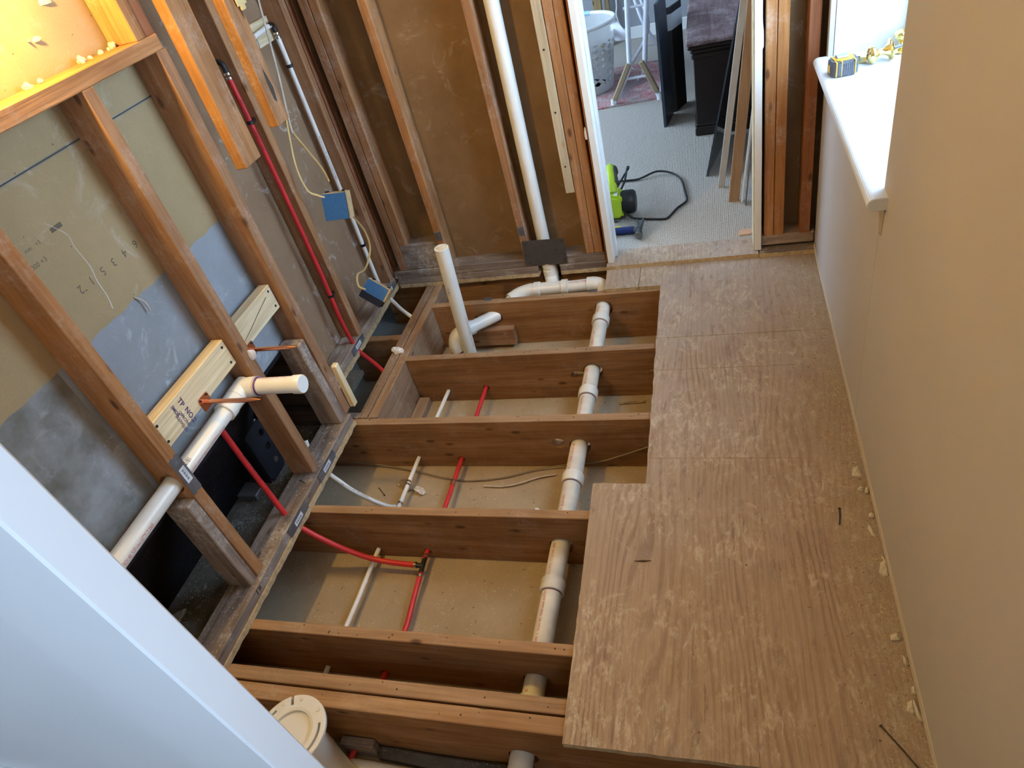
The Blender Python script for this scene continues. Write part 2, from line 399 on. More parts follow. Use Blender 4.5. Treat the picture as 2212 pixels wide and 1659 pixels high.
BRASSY = plain('polished_brass', (.83, .68, .30), .14, metal=1.0, var=.03)
COPPER = plain('copper', (.80, .36, .22), .27, metal=1.0, var=.1)
BLACK = plain('black_plastic', (.018, .018, .02), .45)
TUBBLK = sheet_mat('black_tub_shell', (.012, .013, .018), (.022, .024, .032), scuff=(.10, .11, .13), scuff_amt=.25, specks=0, light_speck=.35, rough=.55)
FOOTB = plain('navy_black_steel', (.012, .013, .018), .8, spec=.15, var=.2)
STICK = plain('label_paper', (.72, .76, .80), .6)
TAPEB = plain('blue_masking_tape', (.055, .17, .34), .6, var=.1, scale=90)
TAPED = plain('black_tape', (.02, .023, .035), .4)
BOXT = plain('tan_box_plastic', (.62, .45, .24), .5, var=.2, scale=60)
CABLE = plain('yellowed_cable', (.68, .46, .18), .5, var=.1); CABLEW = plain('grimy_white_cable', (.55, .46, .38), .55, var=.2, scale=60); CABLEG = plain('old_grey_cable', (.24, .19, .13), .6)
CHIP = plain('plaster_chip', (.62, .54, .40), .9, var=.2, scale=40, bump=.5)
DEB = plain('wood_crumbs', (.30, .21, .12), .9, var=.4, scale=50); FLUFF = plain('insulation_fluff', (.74, .72, .74), .95)
GAPM = plain('dark_gap', (.07, .062, .055), .95, spec=.0); FL2 = plain('grey_rubble', (.20, .19, .175), .95, var=.6, scale=90)
IRON = plain('rusty_nail', (.05, .04, .04), .5, metal=.5)

# ------------------------------------------------------------------ the setting
def jpatch(bm, z):
    pass
fl = thing('floor', None, None, kind='structure')
# --- joists: front face y, back face y, left end, right end
JOISTS = [('j0', 2.645, 2.683, -1.62, .42), ('j1', 2.418, 2.452, -1.278, .42), ('j3', 2.031, 2.063, -1.278, .42), ('j4', 1.650, 1.684, -1.56, .42),
          ('j5', 1.230, 1.262, -1.56, .42), ('j6', .803, .835, -1.56, .42), ('j7a', .659, .697, -1.56, .42), ('j7b', .611, .653, -1.56, .42)]
MAINP = [(-.49, 2.56, -.045), (-.491, 2.40, -.074), (-.497, 2.03, -.100), (-.503, 1.65, -.128), (-.509, 1.23, -.140), (-.514, .80, -.152), (-.517, .30, -.166)]
def mp_at(y):
    for a, b in zip(MAINP, MAINP[1:]):
        if b[1] <= y <= a[1]:
            t = (a[1] - y) / (a[1] - b[1]); return Vector([a[i] + (b[i] - a[i]) * t for i in range(3)])
J = {}
for n, y0, y1, x0, x1 in JOISTS:
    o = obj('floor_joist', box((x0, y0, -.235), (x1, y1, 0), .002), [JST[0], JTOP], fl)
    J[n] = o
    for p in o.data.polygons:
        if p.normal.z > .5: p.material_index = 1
J['j3']['label'] = 'joist with a second ragged hole beside the drain pipe'
J['j7a']['label'] = 'near ply of the doubled joist'; J['j7b']['label'] = 'nearest ply of the doubled joist, orange on top'
def hole(x, z, r, y0, y1, rx=1.0):
    c = cyl((x, y0 - .02, z), (x, y1 + .02, z), r); 
    if rx != 1: 
        for v in c.verts: v.co.x = x + (v.co.x - x) * rx
    return c
def hole_spec(n, y0, y1):
    p = mp_at(y0); L = [hole(p.x + .004, p.z, .039, y0, y1)]
    return L
for n, y0, y1, x0, x1 in JOISTS:
    L = []
    if n != 'j0': L += hole_spec(n, y0, y1)
    if n == 'j3': L += [hole(-.556, -.118, .021, y0, y1, 1.5)]
    if n == 'j4': L += [hole(-.575, -.112, .024, y0, y1)]
    if n == 'j1': L += [hole(-1.02, -.082, .036, y0, y1, 1.9)]
    if n == 'j0': L += [box((-.79, y0 - .02, -.052), (-.695, y1 + .02, .05), 0)]
    if n not in ('j0', 'j1'):
        xr = {'j3': -.958, 'j4': -.973, 'j5': -.983, 'j6': -.983, 'j7a': -.99, 'j7b': -.995}[n]; zr = {'j3': -.165, 'j4': -.193, 'j5': -.197, 'j6': -.197, 'j7a': -.2, 'j7b': -.205}[n]
        xw = {'j3': -1.135, 'j4': -1.152, 'j5': -1.171, 'j6': -1.178, 'j7a': -1.18, 'j7b': -1.18}[n]; zw = {'j3': -.178, 'j4': -.188, 'j5': -.2, 'j6': -.2, 'j7a': -.2, 'j7b': -.2}[n]
        L += [hole(xr, zr, .013, y0, y1), hole(xw, zw, .012, y0, y1)]
    cut(J[n], L)
# nail heads / gouges on joist tops
nb = bmesh.new()
for k in range(70):
    n, y0, y1, x0, x1 = random.choice(JOISTS[1:]); x = random.uniform(-1.2, -.26); y = random.uniform(y0 + .006, y1 - .006)
    tmp = cyl((x, y, -.001), (x, y, .0006), random.uniform(.0014, .0028), 7); me = bpy.data.meshes.new('t'); tmp.to_mesh(me); tmp.free(); nb.from_mesh(me); bpy.data.meshes.remove(me)
obj('nail_hole', nb, IRON, fl, kind='stuff')
# header: two boards side by side, running away from camera along the cut-back joists
for a, b_ in ((-1.362, -1.322), (-1.318, -1.278)):
    o = obj('header_board', box((a, 1.690, -.235), (b_, 2.640, .0), .002, 14, .0016), HDR, fl)
box_l = obj('blocking', box((-1.62, 2.184, -.235), (-1.364, 2.222, 0), .002, 4, .001), JST[0], fl)
obj('blocking', box((-1.62, 1.690, -.235), (-1.364, 1.725, -.004), .002), WTH[0], fl)
lb = obj('ledger_block', box((-1.277, 1.70, -.234), (-1.225, 2.020, -.198), .003, 6, .0015), HDR, fl)
# ceiling board of the room below, seen through the open joists
obj('lower_ceiling_board', prism([(-1.62, -1.2), (.42, -1.2), (.42, 2.86), (-1.362, 2.86), (-1.362, 1.69), (-1.62, 1.69)], -.250, -.236), DRY, fl, label='brown paper-backed drywall at the bottom of the joist bays')
obj('lower_ceiling_board', prism([(-1.955, 1.69), (-1.362, 1.69), (-1.362, 2.855), (-1.955, 2.855)], -.251, -.2365), DRYG, fl, label='grey board seen through the gap beside the doubled header')
obj('lower_ceiling_board', box((-1.955, -1.2, -.252), (-1.62, 1.69, -.237), 0), DRYG, fl)
obj('board_joint', box((-1.460, -1.2, -.2359), (-1.457, 1.64, -.2355), 0), DRY, fl)
# --- subfloor sheets
def ragged(poly, step=.02, amp=.002, seed=0):
    out = []; n = len(poly)
    for i in range(n):
        a = Vector(poly[i]).to_2d() if len(poly[i]) > 2 else Vector(poly[i]); b_ = Vector(poly[(i + 1) % n]); L = (b_ - a).length; k = max(1, int(L / step))
        nn = Vector((-(b_ - a).y, (b_ - a).x)).normalized()
        for j in range(k):
            t = j / k; q = a + (b_ - a) * t; d = 0 if j == 0 else amp * noise.noise(Vector((q.x * 31 + seed, q.y * 31, 0)))
            out.append((q.x + nn.x * d, q.y + nn.y * d))
    return out
def sheet(name, poly, z0, z1, m, ms=PLYE, **k):
    o = obj(name, prism(poly, z0, z1), [m, ms], fl, **k)
    for p in o.data.polygons:
        if abs(p.normal.z) < .5: p.material_index = 1
    return o
sheet('subfloor_panel', ragged([(-.377, .588), (.37, .592), (.37, 2.066), (-.238, 2.066), (-.236, 1.352), (-.396, 1.352)], .03, .003), .0005, .019, PLY, label='main plywood sheet with bold grain, notched along the open joists')
sheet('subfloor_panel', ragged([(-.238, 2.068), (.37, 2.068), (.37, 2.60), (-.327, 2.60), (-.327, 2.428), (-.238, 2.426)], .03, .002), .0005, .019, PLY, label='plywood sheet in front of the doorway')
sheet('subfloor_panel', ragged([(-.470, 2.428), (-.3295, 2.428), (-.3295, 2.60), (-.478, 2.60)], .02, .002), .0005, .019, PLY, label='small square of plywood beside the doorway')
sheet('subfloor_panel', [(.372, -1.2), (.372, .40), (-.30, .40), (-.9, .1), (-.9, -1.2)], .0005, .0185, PLY)
for a, b_, y in ((-.25, .232, 1.878), (-.235, .218, 1.454)):
    obj('saw_kerf', box((a, y, .0185), (b_, y + .0022, .0193), 0), DEB, fl)
# threshold board across the doorway, second layer
sheet('threshold_board', ragged([(-.476, 2.578), (.155, 2.578), (.155, 2.712), (-.476, 2.712)], .02, .003), .0195, .038, PLY, label='pale top plywood strip across the doorway')
sheet('threshold_board', ragged([(.157, 2.574), (.37, 2.574), (.37, 2.70), (.157, 2.70)], .02, .003), .0195, .038, WTH[0])
# subfloor strips left under the walls
sheet('subfloor_strip', ragged([(-1.50, 2.606), (-.795, 2.606), (-.79, 2.69), (-.695, 2.69), (-.69, 2.606), (-.48, 2.606), (-.48, 2.72), (-1.50, 2.72)], .015, .005, 3), .001, .019, WTH[0])
sheet('subfloor_strip', ragged([(-1.50, 2.609), (-.795, 2.609), (-.79, 2.69), (-.695, 2.69), (-.69, 2.609), (-.48, 2.609), (-.48, 2.72), (-1.50, 2.72)], .015, .002, 9), .0195, .049, WTH[0], WTH[0])
sheet('subfloor_strip', ragged([(-1.351, -.5), (-1.351, 1.655), (-1.46, 1.655), (-1.46, -.5)], .012, .005, 5), .0005, .019, PLYE)
sheet('subfloor_strip', ragged([(-1.514, 1.70), (-1.514, 2.655), (-1.62, 2.655), (-1.62, 1.70)], .012, .004, 7), .0005, .019, PLYE)
for a in (((-2.0, -1.35, -.252), (-1.96, 2.9, -.001)), ((-2.0, 2.86, -.252), (.62, 2.9, -.03)), ((.425, -1.35, -.252), (.62, 2.86, -.205)), ((-2.0, -1.35, -.252), (.62, -1.31, -.001)), ((.425, 1.5, -.252), (.46, 2.86, -.001)), ((.425, -1.35, -.252), (.46, 1.5, -.001))):
    obj('sky_block_board', box(a[0], a[1], 0), JST[1], fl)  # unseen closures added to keep sky light out of the joist bays
obj('debris_floor', box((-1.95, -.5, -.02), (-1.458, 1.98, .004), 0), DIRT, fl, label='dark dusty floor strewn with crumbs under the tub')

# --- left wall, near part (studs at x -1.46..-1.37), stepped back 15 cm beyond y 1.69
wl = thing('wall_left', None, None, kind='structure')
def torn(y0, y1, z, amp, seed):
    n = int((y1 - y0) / .01); return [(y0 + (y1 - y0) * i / n, z + amp * noise.noise(Vector((i * .23 + seed, 0, 0))) + .4 * amp * noise.noise(Vector((i * .9 + seed, 3, 0)))) for i in range(n + 1)]
edge = torn(-.2, 1.72, .886, .0055, 2)
obj('board_sheet', prism(edge + [(1.72, 1.257), (-.2, 1.257)], -1.475, -1.4585, 0), PAPER, wl, label='brown-papered board with printed digits and a torn lower edge')
obj('board_sheet', prism([(-.2, 1.265), (1.72, 1.265), (1.72, 2.45), (-.2, 2.45)], -1.475, -1.4585, 0), PAPER, wl, label='upper brown-papered board')
obj('seam_tape', box((-1.474, -.2, 1.250), (-1.4592, 1.72, 1.272), 0), sheet_mat('seam_paper', (.3, .29, .25), (.2, .19, .16), specks=0), wl)
obj('seam_gap', box((-1.4596, -.2, 1.2595), (-1.4588, 1.72, 1.2625), 0), GAPM, wl)
obj('board_sheet', prism([(.93, .405), (1.74, .405), (1.74, .91), (.93, .91)], -1.476, -1.4625, 0), BLUE, wl, label='blue-grey board below the torn paper')
obj('board_sheet', prism([(-.2, .400), (.93, .405), (.93, .91), (-.2, .91)], -1.476, -1.4625, 0), STAINB, wl, label='water-stained grey board with white bloom at the tub end')
S = .036
def stud(y0, y1, z0, z1, x0=-1.457, x1=-1.370, m=None, label=None, seg=16, jit=.0008, nm='stud'):
    return obj(nm, box((x0, y0, z0), (x1, y1, z1), .002, seg, jit), m or FIR[2], wl, label=label)
s3 = stud(.942, .979, .057, 1.359, label='stud drilled for the drain pipe'); cut(s3, [cyl((-1.413, .90, .479), (-1.413, 1.02, .479), .034)])
s4 = stud(1.353, 1.393, .057, 1.359, label='stud between the two pine blocks'); cut(s4, [cyl((-1.5, 1.37, .2), (-1.49, 1.37, .2), .001)])
s5 = stud(1.645, 1.688, .057, 1.359, label='last stud of the near wall run')
stud(.53, .568, .057, 1.359); stud(.13, .168, .057, 1.359)
obj('stud', box((-1.457, .905, .057), (-1.372, .9405, .425), .003, 6, .002), WTH[2], wl, label='short weathered block stood against the drilled stud')
ob = obj('stud', box((-1.460, 1.598, .057), (-1.372, 1.643, .430), .004, 12, .005), WTH[2], wl, label='short rotten dark block with a frayed top')
obj('stud', box((-1.372, 1.692, .055), (-1.350, 1.720, .255), .003, 4, .002), PINE[2], wl, label='pale offcut nailed beside the stud')
obj('sill_board', box((-1.457, -.2, 1.359), (-1.370, 1.680, 1.397), .0025, 16, .0015), FIR[1], wl, label='horizontal sill of the recess with lamplight on top')
obj('stud', box((-1.457, 1.600, 1.397), (-1.370, 1.638, 2.42), .002, 6, .001), FIR[2], wl, label='trimmer stud on the recess sill')
obj('stud', box((-1.457, 1.652, 1.359), (-1.382, 1.690, 2.42), .002, 6, .001), RED, wl)
c1 = obj('cut_stud', box((-1.375, 1.726, 1.000), (-1.337, 1.816, 2.42), .002, 16, .0015), FIR[2], wl, label='hanging stud sawn off above the floor, nearer of two')
c2 = obj('cut_stud', box((-1.332, 1.909, 1.050), (-1.296, 1.982, 2.42), .002, 16, .0015), FIR[2], wl, label='hanging stud sawn off above the floor, with a scorched mark, farther of two')
obj('scorch_mark', prism([(1.945, 1.12), (1.956, 1.11), (1.966, 1.15), (1.958, 1.19), (1.950, 1.215), (1.944, 1.17)], -1.2956, -1.2952, 0), GAPM, wl)
# stub floor of the recess and the two bottom plates
obj('bottom_plate', box((-1.457, -.2, .019), (-1.355, 1.655, .057), .003, 24, .0022), WTH[1], wl, label='grey dusty bottom plate with marker numbers')
obj('bottom_plate', box((-1.610, 1.72, .019), (-1.522, 2.650, .057), .003, 18, .002), WTH[1], wl, label='grey bottom plate of the set-back wall')
obj('board_sheet', box((-1.628, 1.705, .045), (-1.612, 2.72, 2.42), 0), PAPERW, wl, label='scuffed brown board with white plaster smears behind the red tubing')
obj('board_sheet', box((-1.625, 1.69, .42), (-1.47, 1.70, 2.42), 0), PAPER, wl)
obj('dark_back_framing', box((-1.98, 1.700, -.02), (-1.462, 1.7045, .42), 0), DARKW, wl)  # closing panel toned near-black for the darkness behind the studs
stud(2.146, 2.184, .057, 2.42, -1.610, -1.520, label='stud carrying the red tubing')
stud(2.572, 2.610, .057, 2.42, -1.610, -1.522, label='corner stud behind the white tubing')
stud(2.617, 2.652, .057, 2.42, -1.606, -1.520, m=RED)
stud(2.655, 2.690, .057, 2.42, -1.606, -1.520, m=FIR[2])
# framing and back boards under the tub end, near-black to give the darkness there
obj('dark_back_framing', box((-1.98, 1.80, .0), (-1.635, 1.83, .42), .002), DARKW, wl)
obj('dark_back_framing', box((-1.98, 1.645, .005), (-1.48, 1.695, .075), .002), DARKW, wl)
obj('dark_back_framing', box((-2.0, -.3, .0), (-1.965, 1.82, .42), .002), DARKW, wl)
obj('far_closure', box((-2.0, -.3, .41), (-1.478, 1.70, .425), 0), BLUE, wl)
obj('sky_block_wall', box((-2.06, -1.36, -.26), (-2.03, 2.74, 2.5), 0), BLUE, wl)  # unseen wall added to stop sky light leaking in from the left
# print on the boards and plates
def on_x(x, y, z, rot=0.0):
    c, s = math.cos(rot), math.sin(rot)
    return lambda u, v: (x, y + u * c - v * s, z + u * s + v * c)
bs = [text_bm(ch, .030, on_x(-1.4580, y + .009, .992 + .010, PI)) for ch, y in (('2', 1.107), ('1', 1.146), ('5', 1.189), ('3', 1.231), ('4', 1.275), ('6', 1.321))]
bs += [text_bm('3 8255 000 +3', .017, on_x(-1.4580, .985, 1.088, -.0)), text_bm('mm   +3', .014, on_x(-1.4580, 1.05, 1.125)), text_bm('. 110 :', .015, on_x(-1.4580, 1.0, 1.13))]
bs += [prism([(1.137, 1.128), (1.172, 1.128), (1.172, 1.139), (1.137, 1.139)], -1.4583, -1.4579, 0)]
obj('printed_digits', merge(*bs), INK_G, wl, label='faded black factory print')
sc_pts = [(1.135, 1.155), (1.150, 1.135), (1.168, 1.105), (1.164, 1.075), (1.168, 1.02), (1.160, .985), (1.158, .94), (1.15, .908)]
obj('scratch', tube([(-1.4580, y, z) for y, z in smooth_path([(a, b_, 0) for a, b_ in sc_pts], 4) for _ in [0]] if False else [(-1.4580, p[0], p[1]) for p in smooth_path([(a, b_, 0) for a, b_ in sc_pts], 4)], [.0004 + .0010 * min(1, i / 26) for i in range(len(smooth_path([(a, b_, 0) for a, b_ in sc_pts], 4)))], 5), FLUFF, wl, label='long pale scratch')
obj('paper_curl', tube(smooth_path([(-1.458, 1.222, .893), (-1.454, 1.235, .875), (-1.45, 1.238, .855), (-1.452, 1.236, .838)], 4), .0022, 6), CABLEW, wl)
obj('marker_writing', merge(text_bm('30', .020, lambda u, v: (-1.3538 , .905 + u * .6 , .036 + v * .9), bold=.0006), prism([(.893, .034), (.896, .034), (.899, .053), (.896, .053)], -1.3543, -1.3537, 0)), BLACK, wl, label='black marker number 30 with a stroke')
# plaster lumps on the recess sill
for k, (y, s_) in enumerate(((1.29, .011), (1.33, .008), (1.47, .014), (1.50, .007), (1.54, .008), (1.57, .006), (1.588, .012))):
    obj('plaster_crumb', chunk((-1.437, y, 1.398 + s_ * .3), (s_ * .7, s_, s_ * .8), k * 3.1 + 1, 1.0), CHIP, label=['pea-sized plaster lump at the left of the recess sill', 'smaller plaster lump right of the leftmost one on the recess sill', 'biggest plaster lump mid recess sill', 'plaster crumb directly right of the biggest sill lump', 'plaster lump second right of the biggest sill lump', 'smallest plaster crumb on the recess sill', 'plaster lump against the lit trimmer stud on the recess sill'][k], cat='debris', group='plaster lumps on the recess sill')
for k, (y, z, s_) in enumerate(((1.484, 1.53, .016), (1.381, 1.475, .006), (1.403, 1.471, .011))):
    obj('board_scab', chunk((-1.456, y, z), (.003, s_, s_ * .6), k * 2 + 4, 1.0), CHIP, wl)

# --- far wall
wf = thing('wall_far', None, None, kind='structure')
obj('board_sheet', box((-1.62, 2.704, .045), (-.478, 2.718, 2.42), 0), PAPER_SHADE, wf, label='brown board back seen between the far studs')
obj('board_sheet', box((.166, 2.704, .045), (.45, 2.718, 2.42), 0), PAPER_SHADE, wf)
obj('bottom_plate', box((-1.515, 2.615, .050), (-.480, 2.703, .090), .003, 16, .002), WTH[0], wf, label='dusty bottom plate under the far studs')
obj('bottom_plate', box((.167, 2.615, .050), (.367, 2.703, .095), .003, 4, .002), WTH[0], wf)
def fstud(x0, x1, z0=.091, z1=2.42, m=None, label=None, y0=2.616):
    return obj('stud', box((x0, y0, z0), (x1, 2.703, z1), .002, 16, .0008), m or FIR[2], wf, label=label)
fstud(-1.475, -1.437); fstud(-1.434, -1.398, .222); fstud(-1.242, -1.206); fstud(-.851, -.816)
fstud(-.603, -.566, .384, m=PINE[2], label='short new pine stud screwed beside the old pair'); fstud(-.563, -.527); fstud(-.525, -.488)
fstud(.177, .213); fstud(.215, .252, m=FIR[2]); fstud(.312, .350, m=RED, label='reddish stud beside the window wall')
obj('blocking', box((-1.436, 2.618, .0915), (-1.244, 2.703, .222), .003, 6, .002), WTH[0], wf, label='grey weathered block between the corner studs')
for z in (.95, .72, .50): 
    obj('screw_head', cyl((-.585, 2.6165, z), (-.585, 2.614, z), .004, 8), IRON, wf)
for x, z in ((-.833, .235), (-1.222, .255)):
    b = box((x - .014, 2.6105, z - .022), (x + .014, 2.6150, z + .022), .001); obj('cable_staple_plate', merge(b, cyl((x, 2.6105, z + .006), (x, 2.607, z + .006), .008, 10)), STEEL, wf)
# door opening (jambs run the full height)
d1 = thing('door_1', None, None, kind='structure')
obj('jamb', box((-.470, 2.600, .040), (-.444, 2.722, 2.1), .0015, 10, .001), [WHITE], d1, label='white door jamb with yellowed filler')
obj('jamb_stop', box((-.4435, 2.655, .040), (-.433, 2.69, 2.1), .001), WHITE, d1)
obj('jamb_backing', box((-.476, 2.602, .040), (-.4705, 2.700, 2.1), .001), RED, d1)
obj('jamb', box((.140, 2.600, .040), (.166, 2.722, 2.1), .0015, 10, .001), [WHITE], d1)
obj('jamb_face', box((.136, 2.604, .040), (.1395, 2.712, 2.1), .0005), PRIMED, d1, label='yellowed inner face of the right jamb')
obj('torn_paint', chunk((.166, 2.606, .86), (.006, .004, .055), 3.3, 1.0), WHITE, d1)
obj('torn_paint', chunk((-.480, 2.606, .62), (.006, .004, .03), 5.3, 1.0), FLUFF, d1)

# --- right wall with the window recess
wr = thing('wall_right', None, None, kind='structure')
WZ0, WZ1, WY0, WY1 = .770, 2.02, 1.600, 2.565
obj('wall_board', box((.368, -.22, .021), (.385, WY0, 2.42), .002), CREAM, wr)
for a in (((-1.35, .021), (-.2201, 1.1)), ((-1.35, 1.9), (-.2201, 2.42)), ((-1.35, 1.1), (-1.02, 1.9))): obj('wall_board', box((.368, a[0][0], a[0][1]), (.385, a[1][0], a[1][1]), 0), CREAM, wr)  # boards left open around the added daylight opening
jag = torn(0, 1, 0, .006, 8)
poly = [(WY0, .021)] + [(2.600 + .006 * noise.noise(Vector((i * .5, 2, 0))), .021 + (WZ0 - .021) * i / 30) for i in range(31)] + [(WY0, WZ0)]
obj('wall_board', prism(poly, .368, .384, 0), CREAM, wr, label='painted board below the sill with a ragged cut end')
obj('wall_board', box((.368, WY1 + .001, WZ0), (.384, 2.60, 2.42), .001), CREAM, wr)
obj('wall_board', box((.368, WY0, WZ1), (.384, WY1, 2.42), .001), CREAM, wr)
obj('reveal_board', box((.386, WY1, WZ0), (.645, WY1 + .015, WZ1), 0), REVEAL, wr)
obj('reveal_board', box((.386, WY0 - .015, WZ0), (.645, WY0, WZ1), 0), REVEAL, wr)
obj('reveal_board', box((.386, WY0, WZ1), (.645, WY1, WZ1 + .015), 0), REVEAL, wr)
obj('wall_core', box((.40, -.20, -.2), (.62, WY0 - .02, 2.6), 0), BARE, wr)
obj('wall_core', box((.40, -1.35, -.2), (.62, -.2001, 1.08), 0), BARE, wr); obj('wall_core', box((.40, -1.35, 1.92), (.62, -.2001, 2.6), 0), BARE, wr); obj('wall_core', box((.40, -1.35, 1.081), (.62, -1.04, 1.919), 0), BARE, wr)
obj('wall_core', box((.40, WY1 + .02, -.2), (.62, 2.70, 2.6), 0), BARE, wr)
obj('wall_core', box((.40, WY0 - .02, -.2), (.62, WY1 + .02, WZ0 - .03), 0), BARE, wr)
obj('wall_core', box((.40, WY0 - .02, WZ1 + .02), (.62, WY1 + .02, 2.6), 0), BARE, wr)
sill = prism([(.640, .776), (.640, .745), (.338, .745)] + [(.3405 - .0155 * math.sin(PI * k / 10), .7605 - .0155 * math.cos(PI * k / 10)) for k in range(1, 10)] + [(.338, .776)], 1.548, 2.578, 1, .0015)
obj('window_sill', sill, REVEAL, wr, label='white sill with a rounded nose')
obj('bare_patch', prism(ragged([(1.570, .668), (1.590, .660), (1.604, .69), (1.640, .744), (1.566, .744)], .01, .002), .3665, .3681, 0), BARE, wr, label='unpainted strip below the sill corner')
# lifted paint flakes along the base of the wall
base_edge = [(-.4 + 3.0 * i / 90, .0225) for i in range(91)] + [(-.4 + 3.0 * i / 90, .045 + .012 * noise.noise(Vector((i * .17, 5, 0))) + .006 * noise.noise(Vector((i * .7, 5, 0)))) for i in range(90, -1, -1)]
obj('torn_paper_strip', prism([(y, z) for y, z in base_edge], .3655, .3685, 0), wallpaint('torn_edge_paper', (.60, .52, .40)), wr, label='peeled lower edge of the painted board')
w1 = thing('window_1', None, None, kind='structure')
obj('window_frame', merge(box((.600, WY0, .776), (.635, WY0 + .04, WZ1), .003), box((.600, WY1 - .04, .776), (.635, WY1, WZ1), .003), box((.600, WY0, .776), (.635, WY1, .816), .003), box((.600, WY0, WZ1 - .04), (.635, WY1, WZ1), .003), box((.605, WY0, 1.37), (.632, WY1, 1.41), .003)), WHITE, w1)
def glassm():
    m, N, b = base('window_glass', .02, 0, .5); b.inputs['Base Color'].default_value = (.95, 1, 1, 1); b.inputs['Transmission Weight'].default_value = 1; b.inputs['IOR'].default_value = 1.01
    return m
GL = glassm()
obj('pane', box((.616, WY0 + .04, .816), (.618, WY1 - .04, 1.37), 0), GL, w1); obj('pane', box((.616, WY0 + .04, 1.41), (.618, WY1 - .04, WZ1 - .04), 0), GL, w1)

# --- shell behind and above the camera
obj('ceiling', box((-2.0, -1.35, 2.42), (.62, 2.72, 2.45), 0), wallpaint('ceiling_paint', (.72, .68, .6)), kind='structure')
wn = thing('wall_near', None, None, kind='structure')
obj('wall_board', box((-2.0, -1.35, -.25), (-.80, -1.33, 2.42), 0), CREAM, wn); obj('wall_board', box((-.20, -1.35, -.25), (.40, -1.33, 2.42), 0), CREAM, wn)
obj('wall_board', box((-.80, -1.35, -.25), (-.20, -1.33, 2.42), 0), CREAM, wn)
obj('wall_board', box((-2.0, -1.35, -.25), (-1.98, -.2, 2.42), 0), CREAM, wn); obj('wall_board', box((-2.0, -.22, -.25), (-1.46, -.2, 2.42), 0), CREAM, wn)

# ------------------------------------------------------------------ bedroom beyond the doorway
def carpet():
    m, N, b = base('berber_carpet', .95, 0, .1)
    tc = N.nodes.new('ShaderNodeTexCoord'); v = tc.outputs['Object']
    vv = mapping(N, v, (1.0, .62, 1))
    vo = N.nodes.new('ShaderNodeTexVoronoi'); vo.inputs['Scale'].default_value = 120; vo.inputs['Randomness'].default_value = .22; N.links.new(vv, vo.inputs['Vector'])
    col = mixc(N, thresh(N, vo.outputs['Distance'], .25, .62), (.55, .49, .42), (.30, .265, .225))
    col = mixc(N, thresh(N, noise_n(N, v, 2.2, 3), .4, .62, 0, .25), col, (.42, .39, .35)); N.links.new(col, b.inputs['Base Color'])
    bp = N.nodes.new('ShaderNodeBump'); bp.invert = True; bp.inputs['Strength'].default_value = .5; bp.inputs['Distance'].default_value = .005
    N.links.new(vo.outputs['Distance'], bp.inputs['Height']); N.links.new(bp.outputs['Normal'], b.inputs['Normal'])
    return m
fb = obj('floor_bedroom', box((-2.6, 2.715, -.02), (1.1, 6.15, .034), 0), carpet(), kind='structure')
obj('wall_bedroom', box((-2.6, 6.13, .0), (1.1, 6.16, 2.6), 0), wallpaint('grey_bedroom_paint', (.36, .37, .39)), kind='structure')
bb = box((-2.6, 6.108, .034), (1.1, 6.13, .125), .004)
obj('baseboard_back', bb, WHITE, kind='structure')
obj('wall_bedroom_side', box((.40, 2.72, .0), (.43, 6.13, 2.6), 0), wallpaint('grey_side_paint', (.40, .41, .43)), kind='structure')
wb = thing('wall_bedroom_window', None, None, kind='structure')
for a in (((-2.6, 2.72, 0), (-2.57, 6.13, .8)), ((-2.6, 2.72, 2.2), (-2.57, 6.13, 2.6)), ((-2.6, 2.72, .8), (-2.57, 3.2, 2.2)), ((-2.6, 5.3, .8), (-2.57, 6.13, 2.2))):
    obj('wall_board', box(a[0], a[1], 0), CREAM, wb)
obj('ceiling_bedroom', box((-2.6, 2.72, 2.6), (1.1, 6.16, 2.63), 0), CREAM, kind='structure')
obj('wall_bedroom_front', merge(box((-2.6, 2.719, .034), (-.474, 2.735, 2.6), 0), box((.168, 2.719, .034), (.43, 2.735, 2.6), 0), box((-.474, 2.719, 2.1), (.168, 2.735, 2.6), 0)), CREAM, kind='structure')
CARP = .034
# rug
def rugm():
    m, N, b = base('faded_red_rug', .95, 0, .1); tc = N.nodes.new('ShaderNodeTexCoord'); v = tc.outputs['Object']
    a = noise_n(N, v, 9, 6, .75, .5); c = noise_n(N, mapping(N, v, (90, 12, 1)), 1.5, 4, .7)
    col = mixc(N, thresh(N, a, .42, .6), (.42, .10, .11), (.38, .30, .28)); col = mixc(N, thresh(N, c, .4, .65, 0, .7), col, (.55, .47, .45))
    col = mixc(N, thresh(N, noise_n(N, v, 4, 2), .52, .62, 0, .6), col, (.13, .12, .13)); N.links.new(col, b.inputs['Base Color']); return m
rg = thing('area_rug', 'faded red and grey rug under the laundry basket and rack', 'rug', (-.9, 5.0, CARP))
obj('rug_field', prism([(-1.6, 4.50), (-.335, 4.600), (-.365, 5.40), (-1.6, 5.36)], CARP, .045), rugm(), rg)
obj('rug_border', prism([(-.334, 4.600), (-.300, 4.603), (-.335, 5.40), (-.364, 5.40)], CARP, .046), FLUFF, rg, label='pale fringe border')
